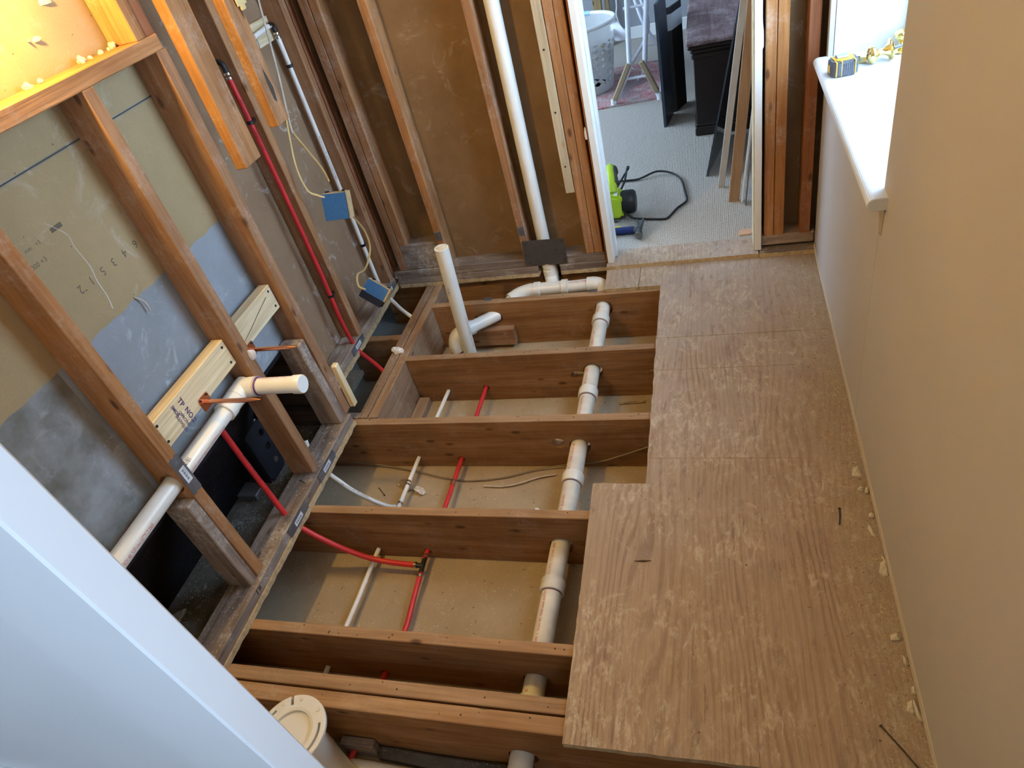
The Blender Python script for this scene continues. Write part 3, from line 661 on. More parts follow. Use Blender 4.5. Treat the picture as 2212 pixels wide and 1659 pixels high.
# laundry basket: tapered wall with real diamond openings
def basket(cx, cy, z0, h, r0, r1):
    t = thing('laundry_basket', 'white laundry basket with diamond holes and light blue handle grips on the rug', 'basket', (cx, cy, z0))
    b = bmesh.new(); n = 144; rows = 60
    def P(i, j):
        th = 2 * PI * (i + .0) / n; z = h * j / rows; r = r0 + (r1 - r0) * (z / h) ** .8
        return (cx + r * math.cos(th) * 1.08, cy + r * math.sin(th) * .95, z0 + z)
    V = [[b.verts.new(P(i, j)) for i in range(n)] for j in range(rows + 1)]
    for j in range(rows):
        for i in range(n):
            u_ = (i / 6.0) % 1; v_ = ((j + (3 if int(i / 6.0) % 2 else 0)) / 6.0) % 1
            hole_ = 8 <= j <= 44 and abs(u_ - .5) + abs(v_ - .5) < .40 and (i % 48) > 5
            if 50 <= j <= 55 and ((i % 72) <= 7 or (i % 72) >= 65): hole_ = True
            if not hole_: b.faces.new((V[j][i], V[j][(i + 1) % n], V[j + 1][(i + 1) % n], V[j + 1][i]))
    b.faces.new(list(reversed(V[0])))
    bmesh.ops.solidify(b, geom=list(b.faces), thickness=.003)
    obj('basket_wall', b, WHITE, t, smooth=True)
    obj('rim', tube([(cx + (r1 + .008) * 1.08 * math.cos(2 * PI * k / 48), cy + (r1 + .008) * .95 * math.sin(2 * PI * k / 48), z0 + h) for k in range(48)], .013, 8, closed=True), WHITE, t, smooth=True)
    for s in (-1, 1):
        obj('handle_grip', tube([(cx + (r1 + .008) * 1.08 * math.cos(a_), cy + s * (r1 + .008) * .95 * abs(math.sin(a_)), z0 + h) for a_ in [PI / 2 - .35 + .1 * k + .0 for k in range(8)]], .016, 8), plain('light_blue_grip', (.35, .62, .75), .5), t, label='light blue grip')
    return t
basket(-.905, 5.0, .046, .43, .215, .265)
def cloth(pts_rows):
    b = bmesh.new(); V = [[b.verts.new(p) for p in r] for r in pts_rows]
    for A, B in zip(V, V[1:]):
        for k in range(len(A) - 1): b.faces.new((A[k], A[k + 1], B[k + 1], B[k]))
    bmesh.ops.subdivide_edges(b, edges=list(b.edges), cuts=2, use_grid_fill=True, smooth=.6)
    for v in b.verts: v.co += noise.noise_vector(v.co * 14) * .006
    bmesh.ops.solidify(b, geom=list(b.faces), thickness=.003); return b
lin = plain('white_linen', (.72, .73, .78), .8)
obj('draped_cloth', cloth([[(-.70, 5.05, .44), (-.67, 5.03, .455), (-.64, 5.01, .44)], [(-.65, 5.08, .46), (-.625, 5.05, .465), (-.60, 5.02, .45)], [(-.64, 5.02, .40), (-.60, 5.0, .39), (-.55, 4.98, .39)], [(-.63, 5.0, .33), (-.58, 4.98, .33), (-.51, 4.96, .35)]]), lin, label='white cloth hanging over the right rim of the laundry basket', cat='cloth', smooth=True)
b = bmesh.new(); bmesh.ops.create_icosphere(b, subdivisions=4, radius=1)
for v in b.verts:
    q = v.co.copy(); k = 1 + .25 * noise.noise(q * 2.2) + .12 * noise.noise(q * 6); v.co = Vector((-.905 + q.x * .21 * k, 5.0 + q.y * .18 * k, .36 + q.z * .07 * k))
obj('laundry_pile', b, lin, label='crumpled white laundry filling the basket', cat='laundry', smooth=True)
# folding rack legs
rk = thing('folding_rack', 'white tubular folding rack with cardboard wrapped front feet', 'rack', (-.47, 4.7, CARP))
RT = plain('white_powder_coat', (.74, .77, .84), .3)
def leg(pts, r=.013, nm='leg', m=RT, par=rk, lab=None, n=12): return obj(nm, tube(pts, r, n), m, par, smooth=True, label=lab)
leg([(-.465, 4.60, .80), (-.503, 4.60, .27)], .016); leg([(-.340, 4.60, .80), (-.409, 4.60, .255)], .016)
leg(smooth_path([(-.503, 4.60, .27), (-.512, 4.60, .24), (-.60, 4.60, .09), (-.632, 4.60, CARP)], 4), .014); leg(smooth_path([(-.409, 4.60, .27), (-.400, 4.60, .24), (-.35, 4.60, .09), (-.334, 4.60, CARP)], 4), .014)
leg(smooth_path([(-.50, 5.0, .70), (-.445, 5.0, .47), (-.405, 5.0, .36), (-.37, 5.0, .30), (-.28, 5.0, .235), (-.2, 5.0, .2)], 4), .013)
leg(smooth_path([(-.46, 4.9, .70), (-.39, 4.9, .46), (-.42, 4.95, .32), (-.53, 5.0, .17)], 4), .012)
leg([(-.43, 5.0, .262), (-.30, 5.0, .262)], .006, 'cross_bar'); leg([(-.55, 4.60, .192), (-.375, 4.60, .192)], .009, 'cross_bar')
leg([(-.505, 4.60, .60), (-.36, 4.60, .60)], .008, 'cross_bar')
CARD = plain('brown_cardboard', (.36, .26, .16), .85, var=.1, scale=12)
def strip(a, c, w, t, m, par, nm, lab=None):
    a = Vector(a); c = Vector(c); d = (c - a); L = d.length; d.normalize(); y = Vector((0, 1, 0)); x = y.cross(d).normalized(); y = d.cross(x)
    b = bmesh.new(); bmesh.ops.create_cube(b, size=1); 
    for v in b.verts: v.co = Vector((v.co.x * w, v.co.y * t, (v.co.z + .5) * L))
    bmesh.ops.bevel(b, geom=list(b.edges), offset=min(w, t) * .18, segments=1, affect='EDGES')
    Mx = Matrix((x, y, d)).transposed().to_4x4(); Mx.translation = a; xform(b, Mx); return obj(nm, b, m, par, label=lab)
strip((-.622, 4.592, .075), (-.505, 4.592, .285), .034, .036, CARD, rk, 'cardboard_wrap', 'brown cardboard taped round the foot'); strip((-.345, 4.592, .085), (-.428, 4.592, .290), .034, .036, CARD, rk, 'cardboard_wrap', 'brown cardboard taped round the foot')
for x in (-.632, -.334): obj('rubber_foot', tube_fix((x, 4.60, CARP), (x, 4.60, .08), [(0, .018), (.035, .016), (.045, .012)], 12), WHITE, rk, smooth=True)
obj('white_cable', tube(smooth_path([(-.67, 5.6, .80), (-.656, 5.6, .45), (-.665, 5.6, .34), (-.62, 5.6, .19), (-.60, 5.5, .06), (-.56, 5.3, .042), (-.48, 5.2, .042), (-.50, 5.0, .05)], 6), .005, 8), WHITE, label='thin white cord hanging down behind the rack', cat='cord', smooth=True)
# wooden frame leaning on the back wall
fr = thing('wooden_stand', 'pair of yellowish wooden posts standing by the grey back wall', 'stand', (-.82, 6.0, CARP))
OAK = wood('yellow_oak', (.30, .20, .08), (.48, .35, .17), 2)
obj('post', box((-.888, 5.99, CARP), (-.820, 6.03, 1.2), .003), OAK, fr); obj('post', box((-.798, 6.02, CARP), (-.765, 6.06, 1.2), .003), OAK, fr); obj('rail', box((-.888, 6.03, .55), (-.765, 6.05, .60), .002), OAK, fr)
# black channel / shower panel with paper label
SLATE = plain('blue_grey_metal', (.07, .09, .125), .4, metal=.35); MATB = plain('matte_black', (.02, .021, .022), .75, var=.15, scale=40)
pn = thing('shower_panel', 'tall narrow black and slate metal panel with a white label, standing on the carpet', 'panel', (-.24, 4.2, CARP))
obj('edge_rail', prism([(-.287, 4.10), (-.272, 4.10), (-.236, 4.30), (-.251, 4.30)], CARP, .70), SLATE, pn, label='slate blue metal edge')
obj('face_plate', prism([(-.252, 4.315), (-.214, 4.335), (-.214, 4.345), (-.254, 4.33)], CARP, .62), plain('dark_grey_board', (.06, .06, .065), .5), pn)
obj('side_plate', prism([(-.214, 4.335), (-.160, 4.46), (-.166, 4.47), (-.222, 4.345)], CARP, .62), MATB, pn, label='matte black side')
obj('label_sheet', prism([(-.256, 4.308), (-.213, 4.330), (-.158, 4.455), (-.160, 4.457), (-.216, 4.334), (-.257, 4.313)], .50, .585), STICK, pn, label='blank white paper label')
# dresser
MAH = wood('worn_mahogany_top', (.20, .10, .10), (.42, .30, .30), 1, dust_amt=1.0, dust=(.6, .5, .5), stain=.8, knots=0)
DRK = plain('dark_espresso_wood', (.018, .011, .010), .4, var=.2)
dr = thing('dresser', 'dark wooden dresser with moulded edge and worn reddish top', 'dresser', (.1, 4.2, CARP))
def slab(x0, x1, y0, z0, z1, bev): return box((x0, y0, z0), (x1, 5.0, z1), bev)
obj('body', slab(-.095, .38, 3.905, CARP, .50, .004), DRK, dr)
obj('cornice', merge(slab(-.110, .385, 3.885, .475, .500, .008), slab(-.122, .39, 3.870, .500, .520, .008), slab(-.104, .385, 3.895, .445, .475, .006)), DRK, dr)
obj('plinth', merge(slab(-.104, .385, 3.896, CARP, .085, .006), slab(-.100, .385, 3.900, .085, .10, .006)), DRK, dr)
obj('top', slab(-.128, .393, 3.862, .520, .545, .007), MAH, dr, label='scratched reddish brown top')
# dark glass pane and boards leaning towards the side wall
def lean(x, y, w, t, L, tilt, m, nm, lab, cat, grp=None, yaw=0.0, parts=None):
    """board standing on the carpet at (x, y), w wide in x, t thick in y, leaning towards +x"""
    b = box((0, 0, 0), (w, t, L), .0015, 10, .0008)
    Mx = Matrix.Translation((x, y, CARP)) @ Matrix.Rotation(yaw, 4, 'Z') @ Matrix.Rotation(tilt, 4, 'Y')
    xform(b, Mx); return obj(nm, b, m, label=lab, cat=cat, group=grp, loc=(x, y, CARP))
gm, N_, b_ = base('smoked_glass', .05, 0, .6); b_.inputs['Base Color'].default_value = (.10, .11, .12, 1); b_.inputs['Transmission Weight'].default_value = .8; b_.inputs['IOR'].default_value = 1.3
gp = thing('smoked_glass_pane', 'tall dark glass pane leaning beside the boards in the doorway', 'glass', (-.046, 3.37, CARP))
def leanp(poly, L, tilt, m, nm, par, x, y):
    b = prism(poly, 0, L); xform(b, Matrix.Translation((x, y, CARP)) @ Matrix.Rotation(tilt, 4, 'Y')); return obj(nm, b, m, par)
leanp([(0, 0), (.006, 0), (.112, .48), (.106, .48)], 1.35, .215, gm, 'pane', gp, -.048, 3.37)
leanp([(-.002, -.004), (.005, -.004), (.007, .004), (0, .004)], 1.35, .215, SLATE, 'edge_strip', gp, -.048, 3.37)
leanp([(.104, .476), (.112, .476), (.114, .484), (.106, .484)], 1.35, .215, SLATE, 'edge_strip', gp, -.048, 3.37)
GREYB = plain('grey_primed_board', (.52, .50, .46), .6, var=.06)
lean(.004, 3.225, .030, .010, 1.6, .140, GREYB, 'trim_board', 'pale grey trim board leaning right of the dark glass pane', 'board')
lean(.050, 3.065, .046, .014, 1.7, .105, wood('oak_strip', (.38, .21, .10), (.55, .34, .18), 2, knots=.3), 'wood_board', 'tan wooden board leaning between the grey trim board and the jamb', 'board')
lean(.104, 3.045, .010, .012, 1.2, .115, WHITE, 'peeled_strip', 'thin strip with flaking white paint on the right edge of the tan board', 'trim strip')
lean(.120, 3.012, .006, .02, 1.2, .09, STEEL, 'metal_track', 'narrow grey metal track leaning nearest the right jamb', 'metal strip')
# circular saw
sw = thing('circular_saw', 'lime green corded circular saw lying on the carpet by the jamb', 'saw', (-.47, 3.05, CARP))
LIME = plain('lime_plastic', (.50, .68, .03), .4, var=.04)
obj('base_plate', box((-.56, 2.98, .040), (-.452, 3.24, .046), .001), STEEL, sw)
body = prism([(-.53, .048), (-.440, .048), (-.425, .07), (-.424, .135), (-.44, .160), (-.50, .172), (-.54, .15)], 2.985, 3.10, 1, .012); obj('motor_housing', body, LIME, sw, smooth=True)
cap = tube_fix((-.440, 3.045, .105), (-.36, 3.045, .105), [(0, .052), (.01, .057), (.055, .056), (.066, .048), (.07, .03)], 20); obj('motor_cap', cap, BLACK, sw, smooth=True)
hd = smooth_path([(-.475, 3.03, .165), (-.480, 3.07, .205), (-.490, 3.13, .225), (-.497, 3.20, .215), (-.50, 3.245, .180), (-.50, 3.255, .13)], 5)
obj('handle', tube(hd, [.022, .023, .024, .024] + [.023] * (len(hd) - 6) + [.02, .014], 14), LIME, sw, smooth=True)
gpth = [p + Vector((.016, .0, -.003)) for p in hd[4:-4]]; obj('grip_pad', tube(gpth, .017, 12), plain('grey_rubber', (.07, .07, .07), .7), sw, smooth=True)
obj('blade_guard', tube_fix((-.56, 3.07, .12), (-.535, 3.07, .12), [(0, .08), (.004, .088), (.021, .088), (.025, .08)], 32), LIME, sw, smooth=True)
obj('rating_label', quad((-.4235, 3.00, .085), (-.4235, 3.06, .085), (-.4235, 3.06, .128), (-.4235, 3.00, .128)), STICK, sw)
top = box((-.500, 3.0, .1625), (-.452, 3.055, .166), .001); obj('warning_label', top, STICK, sw)
cd = [(-.455, 3.10, .13), (-.435, 3.20, .14), (-.432, 3.33, .15), (-.436, 3.42, .11), (-.455, 3.36, .10), (-.478, 3.23, .10), (-.470, 3.09, .125), (-.445, 3.01, .11), (-.40, 2.985, .055), (-.33, 2.975, .041), (-.250, 2.958, .040), (-.222, 2.97, .040), (-.185, 3.05, .040), (-.142, 3.115, .041), (-.150, 3.20, .043), (-.172, 3.345, .045), (-.22, 3.425, .050), (-.30, 3.455, .055), (-.39, 3.42, .042), (-.47, 3.42, .042), (-.56, 3.43, .042), (-.66, 3.42, .042)]
obj('power_cord', tube(smooth_path(cd, 6), .0052, 8), BLACK, sw, smooth=True)
# hammer
hm = thing('claw_hammer', 'hammer with steel claw and blue grip lying on the carpet by the doorway', 'hammer', (-.42, 2.86, CARP))
hb = tube(smooth_path([(-.62, 2.862, .050), (-.48, 2.860, .052), (-.40, 2.858, .053), (-.375, 2.858, .053)], 4), [.017] * 13, 12); obj('grip', hb, plain('navy_rubber', (.012, .03, .13), .5), hm, smooth=True)
obj('yellow_mark', box((-.47, 2.872, .062), (-.435, 2.880, .067), .001), plain('yellow_print', (.75, .6, .05), .6), hm)
STL = plain('forged_steel', (.22, .23, .24), .35, metal=.9)
obj('neck', tube([(-.376, 2.858, .053), (-.35, 2.858, .053)], [.012, .014], 10), STL, hm, smooth=True)
for s in (-1, 1):
    pth = smooth_path([(-.352, 2.85, .056), (-.350 + s * .006, 2.88, .060), (-.350 + s * .014, 2.915, .066), (-.352 + s * .016, 2.95, .058)], 4); obj('claw', tube(pth, [.015 - .0011 * i for i in range(len(pth))], 10), STL, hm, smooth=True)
obj('striking_face', tube_fix((-.35, 2.858, .055), (-.347, 2.79, .055), [(0, .015), (.03, .012), (.042, .017), (.066, .018), (.069, .014)], 16), STL, hm, smooth=True)
obj('wood_flake', prism(ragged([(.085, 2.74), (.13, 2.745), (.15, 2.765), (.14, 2.79), (.10, 2.79), (.082, 2.77)], .01, .004), .0345, .040), plain('peach_flake', (.66, .40, .25), .8), label='small tan wood flake on the carpet by the right jamb', cat='debris')

# ------------------------------------------------------------------ main drain under the floor
mdp = thing('drain_pipe', 'large white plastic drain pipe running through the joists with couplings and red print', 'pipe', (-.5, 1.5, -.18))
obj('pipe', tube(MAINP[1:], .0305, 28), PVCD, mdp, smooth=True)
def coupling(a, c, r0, L, par, m, prim=True, nm='coupling'):
    a = Vector(a); d = (Vector(c) - a).normalized(); a = a - d * L / 2; c = a + d * L
    obj(nm, tube_fix(a, c, [(0, r0 + .0005), (.0005, r0 + .006), (.004, r0 + .007), (L - .004, r0 + .007), (L - .0005, r0 + .006), (L, r0 + .0005)], 28), m, par, smooth=True)
    if prim: obj('primer_ring', tube_fix(c - d * .001, c + d * .003, [(0, r0 + .0012), (.004, r0 + .0005)], 28), PRIM, par, smooth=True)
for y in (2.335, 1.905, 1.495, 1.085, .735):
    p = mp_at(y); q = mp_at(y - .05); coupling(p, q, .0305, .042, mdp, PVC if y > 1.3 else PVCD)
def pipe_text(s, size, a, c, r, dirv, m, par, start=.0, sx=1.0):
    # letters' tops point towards +dir tangent
    obj('printed_text', text_bm(s, size, on_pipe(a, c, r, dirv, start=start, vshift=-size * .35), sx=sx), m, par)
TXT = [('280', .745, .79), ('PVC TYPE 1  SCH 40  NSF-dwv ASTM D 2665 1-1/2 PVC 1120 PR 280', .86, 1.22), ('O 02 PVC EXT. BLD PD', 1.27, 1.46), ('PVC TYPE 1 SCH 40', 1.52, 1.64), ('PR 280 1120 PVC EXT ASTM D', 1.70, 1.87), ('NSF-dwv 02/21/2017', 1.93, 2.02), ('ASTM D 2665 PVC 1120', 2.10, 2.30), ('ASTM D 1785', 2.355, 2.41)]
for s, ya, yb in TXT:
    a = mp_at(ya); c = mp_at(yb); w_ = text_bm(s, .012, lambda u, v: (u, v, 0)); L = max(v.co.x for v in w_.verts); w_.free()
    pipe_text(s, .012, a, c, .0305, (-.38, -.3, .9), INK_R, mdp, sx=min(1.15, (yb - ya) / L))
# the branch above: tee, elbows, trap
wt = thing('vent_stack', 'tall white plastic vent pipe standing in the far wall with a tee at its foot', 'pipe', (-.755, 2.64, 0))
VA, VB = Vector((-.748, 2.655, 2.42)), Vector((-.752, 2.652, .045))
obj('pipe', tube([VA, VB], .0285, 28), PVC, wt, smooth=True)
obj('printed_text', text_bm('CP-110-P  MADE IN U.S.A.  02/21/2017  13 PVC EXT. BLD. IC   ...   CHARLOTTE PIPE 7112  1-1/2 PVC TYPE 1 SCH 40 NSF-dwv ASTM D 2665 PVC DWV', .013, on_pipe((-.748, 2.655, 1.22), VB, .0285, (-.38, -1, .2), vshift=-.004), sx=.78), INK_R, wt)
TE = Vector((-.737, 2.572, -.048))
obj('reducer', tube_fix((-.751, 2.650, .060), (-.745, 2.638, -.012), [(0, .0305), (.001, .0345), (.030, .0345), (.032, .0315), (.044, .0315), (.046, .035), (.072, .035)], 28), PVC, wt, smooth=True)
obj('tee_branch', tube(smooth_path([(-.7455, 2.640, .0), (-.744, 2.632, -.022), (-.740, 2.605, -.042), TE], 5), [.033] * 8 + [.031] * 8, 24), PVC, wt, smooth=True)
obj('tee_run', tube_fix(TE + Vector((-.085, 0, 0)), TE + Vector((.075, 0, .003)), [(0, .031), (.002, .036), (.028, .036), (.030, .031), (.13, .031), (.132, .036), (.158, .036), (.160, .031)], 28), PVC, wt, smooth=True)
obj('pipe', tube([TE + Vector((.07, 0, 0)), (-.545, 2.574, -.044)], .0285, 24), PVC, wt, smooth=True)
obj('printed_text', text_bm('1-1/2 PVC TYPE 1', .012, on_pipe((-.655, 2.572, -.046), (-.545, 2.574, -.044), .0285, (0, -.3, 1), vshift=-.004), sx=1.0), INK_R, wt)
obj('elbow', tube(smooth_path([(-.572, 2.574, -.044), (-.54, 2.573, -.044), (-.505, 2.558, -.047), (-.491, 2.52, -.053), (-.491, 2.47, -.062), (-.491, 2.40, -.073)], 6), [.0345] * 10 + [.0325] * 14 + [.0305] * 7, 24), PVC, wt, smooth=True)
obj('elbow', tube(smooth_path([(-.815, 2.572, -.05), (-.85, 2.571, -.052), (-.895, 2.552, -.056), (-.93, 2.52, -.062)], 5), .0345, 24), PVC, wt, smooth=True)
obj('pipe', tube([(-.92, 2.53, -.06), (-.975, 2.440, -.077)], .0285, 24), PVC, wt, smooth=True)
tr = thing('trap', 'white plastic trap with open standpipe rising from the joist bay', 'pipe', (-1.1, 2.28, -.23))
obj('trap_arm', tube([(-.977, 2.436, -.077), (-1.085, 2.335, -.070)], .0285, 24), PVC, tr, smooth=True)
pth = smooth_path([(-1.072, 2.345, -.071), (-1.105, 2.315, -.068), (-1.135, 2.285, -.078), (-1.145, 2.270, -.11), (-1.145, 2.268, -.135)], 6)
obj('elbow', tube(pth, .034, 24), PVC, tr, smooth=True)
obj('primer_ring', tube_fix((-1.145, 2.268, -.136), (-1.145, 2.268, -.144), [(0, .0345), (.008, .0345)], 24), PRIM, tr, smooth=True)
obj('u_bend', tube(smooth_path([(-1.145, 2.268, -.13), (-1.145, 2.268, -.17), (-1.13, 2.268, -.195), (-1.11, 2.27, -.198), (-1.10, 2.27, -.18), (-1.098, 2.27, -.16)], 5), .0325, 24), PVC, tr, smooth=True)
SA, SB = Vector((-1.094, 2.27, -.175)), Vector((-1.062, 2.262, .383))
b = tube([SA, SB], .0295, 28, caps=False); b2 = tube([SB, SB + (SA - SB) * .12], [.0262, .0262], 28, caps=True); ring = bmesh.new()
obj('standpipe', b, PVC, tr, smooth=True)
obj('rim', tube_fix(SB - (SB - SA).normalized() * .002, SB + (SB - SA).normalized() * .001, [(0, .0297), (.003, .0297)], 28), PVC, tr)
obj('rag_plug', chunk(SB + Vector((0, 0, .0005)), (.022, .018, .006), 1.7, 1.0, 3), plain('stuffed_paper', (.72, .62, .45), .8), tr, label='crumpled stuffing in the open end')
obj('handwriting', text_bm('1.30 Fe', .014, on_pipe(SA + (SB - SA) * .62, SB, .0295, (-.25, -1, .1), vshift=-.004), sx=.9), INK_G, tr)
obj('printed_text', text_bm('NSF-dwv ASTM D 2665 PVC 1120 SCH 40 TYPE 1', .009, on_pipe(SA + (SB - SA) * .1, SB, .0295, (1, -.35, 0), vshift=-.003), sx=.9), INK_R, tr)
obj('wood_block', box((-1.110, 2.380, -.212), (-.905, 2.4175, -.125), .002, 4, .0015), FIR[0], label='short offcut fixed to the joist face below the trap arm', cat='wood block')
for x in (-1.003, -.523):
    b = merge(box((x - .022, 2.440, .0005), (x + .014, 2.462, .0022), .0005), cyl((x, 2.449, .0018), (x, 2.449, .0035), .004, 10)); obj('metal_strap', b, STEEL, label='small grey metal strap on the farthest open joist, %s one' % ('left' if x < -.9 else 'right'), cat='strap')

# ------------------------------------------------------------------ wall drain and stub-out
wd = thing('wall_drain', 'white plastic drain pipe running through the drilled stud to a capped stub', 'pipe', (-1.41, 1.0, .44))
obj('pipe', tube([(-1.413, .20, .470), (-1.412, 1.245, .480)], .0255, 28), PVC, wd, smooth=True)
obj('tee_body', tube_fix((-1.412, 1.215, .480), (-1.412, 1.345, .481), [(0, .027), (.001, .032), (.03, .032), (.034, .030), (.095, .030), (.11, .032), (.13, .031)], 28), PVC, wd, smooth=True)
obj('elbow', tube(smooth_path([(-1.412, 1.28, .481), (-1.408, 1.315, .482), (-1.385, 1.328, .482), (-1.355, 1.330, .482)], 6), .0315, 24), PVC, wd, smooth=True)
obj('primer_ring', tube_fix((-1.358, 1.330, .482), (-1.350, 1.330, .482), [(0, .0320), (.008, .0285)], 24), PRIM, wd, smooth=True)
obj('stub_pipe', tube([(-1.36, 1.330, .482), (-1.205, 1.330, .484)], .0258, 28), PVC, wd, smooth=True)
obj('cap', tube_fix((-1.228, 1.330, .4835), (-1.196, 1.330, .484), [(0, .0262), (.001, .0285), (.028, .0292), (.032, .0265)], 28), PVC, wd, smooth=True)
obj('printed_text', text_bm('1-1/2" PVC TYPE 1  SCH 40  NSF-dwv ASTM D 2665', .015, on_pipe((-1.413, .62, .4745), (-1.412, 1.24, .480), .0256, (1, 0, -.2), vshift=-.002), sx=.60), INK_R, wd)
obj('printed_text', text_bm('PVC DWV  ASTM D 2665  PVC 1120 NSF-dwv  IC-Code', .010, on_pipe((-1.412, .985, .4778), (-1.412, 1.24, .480), .0256, (1, 0, -.3), vshift=-.002), sx=.78), INK_R, wd)
obj('printed_text', text_bm('CHARLOTTE PIPE  7112', .010, on_pipe((-1.345, 1.330, .482), (-1.205, 1.330, .484), .0259, (0, .2, 1), vshift=-.002), sx=.95), INK_R, wd)
bars = bmesh.new()
for k in range(9):
    f_ = on_pipe((-1.412, .985, .4778), (-1.412, 1.24, .480), .0256, (1, 0, .75)); 
    u = k * .0042; ww = .0012 + .0009 * (k % 3 == 0); bars.faces.new([bars.verts.new(f_(u, 0)), bars.verts.new(f_(u + ww, 0)), bars.verts.new(f_(u + ww, .013)), bars.verts.new(f_(u, .013))])
obj('barcode', bars, INK_K, wd)
# pine cross blocks, each with its screws
def pineblock(y0, y1, lab):
    t = thing('pine_block', lab, 'wood block', (-1.42, (y0 + y1) / 2, .562))
    bd = obj('board', box((-1.440, y0, .562), (-1.400, y1, .652), .003, 8, .0008), PINE[1], t)
    for y in (y0 + .02, y1 - .02):
        for z in (.58, .636): obj('screw', cyl((-1.400, y, z), (-1.3985, y, z), .0042, 10), BLACK, bd)
    return t
pb1 = pineblock(.983, 1.350, 'pale new pine block with ink stamp between the drilled stud and the next')
pb2 = pineblock(1.396, 1.642, 'pale new pine block with a long crack, farther of two')
obj('crack', tube(smooth_path([(-1.4002, 1.41, .585), (-1.4, 1.47, .597), (-1.4, 1.53, .612), (-1.4, 1.60, .628)], 4), .0011, 5), DARKW, pb2)
def down(x, y, z): return lambda u, v: (x, y + v, z - u)
st = [text_bm('TP', .022, down(-1.3994, 1.098, .638), bold=.0006), text_bm('NO.2', .022, down(-1.3994, 1.100, .603), bold=.0006), text_bm('SMOB', .014, down(-1.3994, 1.070, .640), bold=.0004), text_bm('USPRCYNI', .0125, down(-1.3994, 1.080, .611), bold=.0003, sx=.82), text_bm('DOUTPCLUSU', .0125, down(-1.3994, 1.064, .611), bold=.0003, sx=.72)]
obj('ink_stamp', merge(*st), INK_P, pb1, label='violet grading stamp reading NO.2')
# copper stub-outs
def copper(x0, y, z, L, lab, clip=False):
    t = thing('copper_stub', lab, 'pipe', (x0, y, z - .02))
    b = prism([(0, -.036), (.019, -.016), (.019, .016), (.0, .036), (-.019, .016), (-.019, -.016)], 0, .0016, 0); 
    b2 = prism([(-.022, -.018), (-.022, .018), (-.018, .022), (.018, .022), (.022, .018), (.022, -.018), (.018, -.022), (-.018, -.022)], 0, .0016, 0); b.free()
    xform(b2, Matrix.Translation((x0, y, z))); fp = obj('flange_plate', b2, COPPER, t)
    obj('tube', tube([(x0, y, z), (x0 + L * .8, y, z + .001), (x0 + L * .86, y, z + .001), (x0 + L, y, z + .001)], [.0068, .0068, .0066, .0015], 16), COPPER, t, smooth=True)
    for dy, dz in ((-.015, .015), (.015, .015)): obj('screw', cyl((x0 + .001, y + dy, z + dz), (x0 + .004, y + dy, z + dz), .0036, 10), BLACK, fp)
    for dy, dz in ((-.015, -.015), (.015, -.015), (.015, .001), (-.001, -.015)): obj('screw_hole', cyl((x0 + .0012, y + dy, z + dz), (x0 + .0019, y + dy, z + dz), .0011, 8), BLACK, fp)
copper(-1.3990, 1.172, .566, .185, 'copper stub pipe on a square copper plate, on the stamped pine block')
copper(-1.3985, 1.424, .552, .162, 'copper stub pipe on the far pine block, beside the torn white blob')
obj('caulk_blob', chunk((-1.3675, 1.383, .560), (.006, .014, .026), 2.2, 1.0, 3), plain('white_caulk', (.62, .62, .66), .7), label='white torn caulk patch on the stud edge beside the far copper stub', cat='caulk')

# ------------------------------------------------------------------ steel nail-guard plates with paper labels
def guard(lab, fn, L, W, lbl_off=.0):
    """fn(u, v, d): u along the plate, v across, d outwards"""
    t = thing('nail_plate', lab, 'metal plate', fn(L / 2, 0, 0), group=None)
    n = 8; outl = [(0, -W / 2)] + [(L * k / n, -W / 2) for k in range(1, n)] + [(L, -W / 2), (L + .004, -W / 4), (L - .002, 0), (L + .004, W / 4), (L, W / 2), (0, W / 2), (-.004, W / 4), (.002, 0), (-.004, -W / 4)]
    b = bmesh.new(); A = [b.verts.new(fn(u, v, .0004)) for u, v in outl]; B = [b.verts.new(fn(u, v, .0022)) for u, v in outl]; k = len(outl)
    b.faces.new(A); b.faces.new(list(reversed(B)))
    for i in range(k): b.faces.new((A[i], B[i], B[(i + 1) % k], A[(i + 1) % k]))
    bmesh.ops.recalc_face_normals(b, faces=list(b.faces)); obj('plate', b, STEEL, t)
    c = L * .5 + lbl_off; l = L * .2; q = W * .29
    pl = obj('paper_label', quad(fn(c - l, -q, .0026), fn(c + l, -q, .0026), fn(c + l, q, .0026), fn(c - l, q, .0026)), STICK, t)
    bb = bmesh.new()
    for i in range(11):
        u = c - l * .7 + i * l * .13; ww = l * (.05 + .04 * (i % 3 == 0)); bb.faces.new([bb.verts.new(fn(u, -q * .25, .0029)), bb.verts.new(fn(u + ww, -q * .25, .0029)), bb.verts.new(fn(u + ww, q * .45, .0029)), bb.verts.new(fn(u, q * .45, .0029))])
    obj('barcode', bb, INK_K, pl)
    obj('small_print', text_bm('NAIL PLATE 1-1/2 x 5', W * .13, lambda u, v: fn(c - l * .8 + u, -q * .75 + v, .0029), sx=.6), INK_K, pl)
guard('grey steel guard plate with barcode label on the drilled stud', lambda u, v, d: (-1.3695 + d, .9605 - v, .562 - u), .127, .036)
def on_plate(x0, y0, L, dirn=1):
    return lambda u, v, d: (x0 + d, y0 + u, .038 - v)
guard('grey steel guard plate with barcode label on the bottom plate where the red tube dives', on_plate(-1.3525, 1.110, .125), .125, .033)
guard('grey steel guard plate with barcode label on the bottom plate beside the white tube', on_plate(-1.3525, 1.342, .125), .125, .033)
guard('grey steel guard plate with barcode label below the red riser on the set-back plate', on_plate(-1.5195, 2.050, .125), .125, .033)
guard('grey steel guard plate with barcode label in the corner under the taped box', on_plate(-1.5195, 2.475, .12), .12, .033)
gp_ = thing('shield_plate', 'large dark steel shield plate covering the vent pipe at the bottom plate', 'metal plate', (-.745, 2.612, .06))
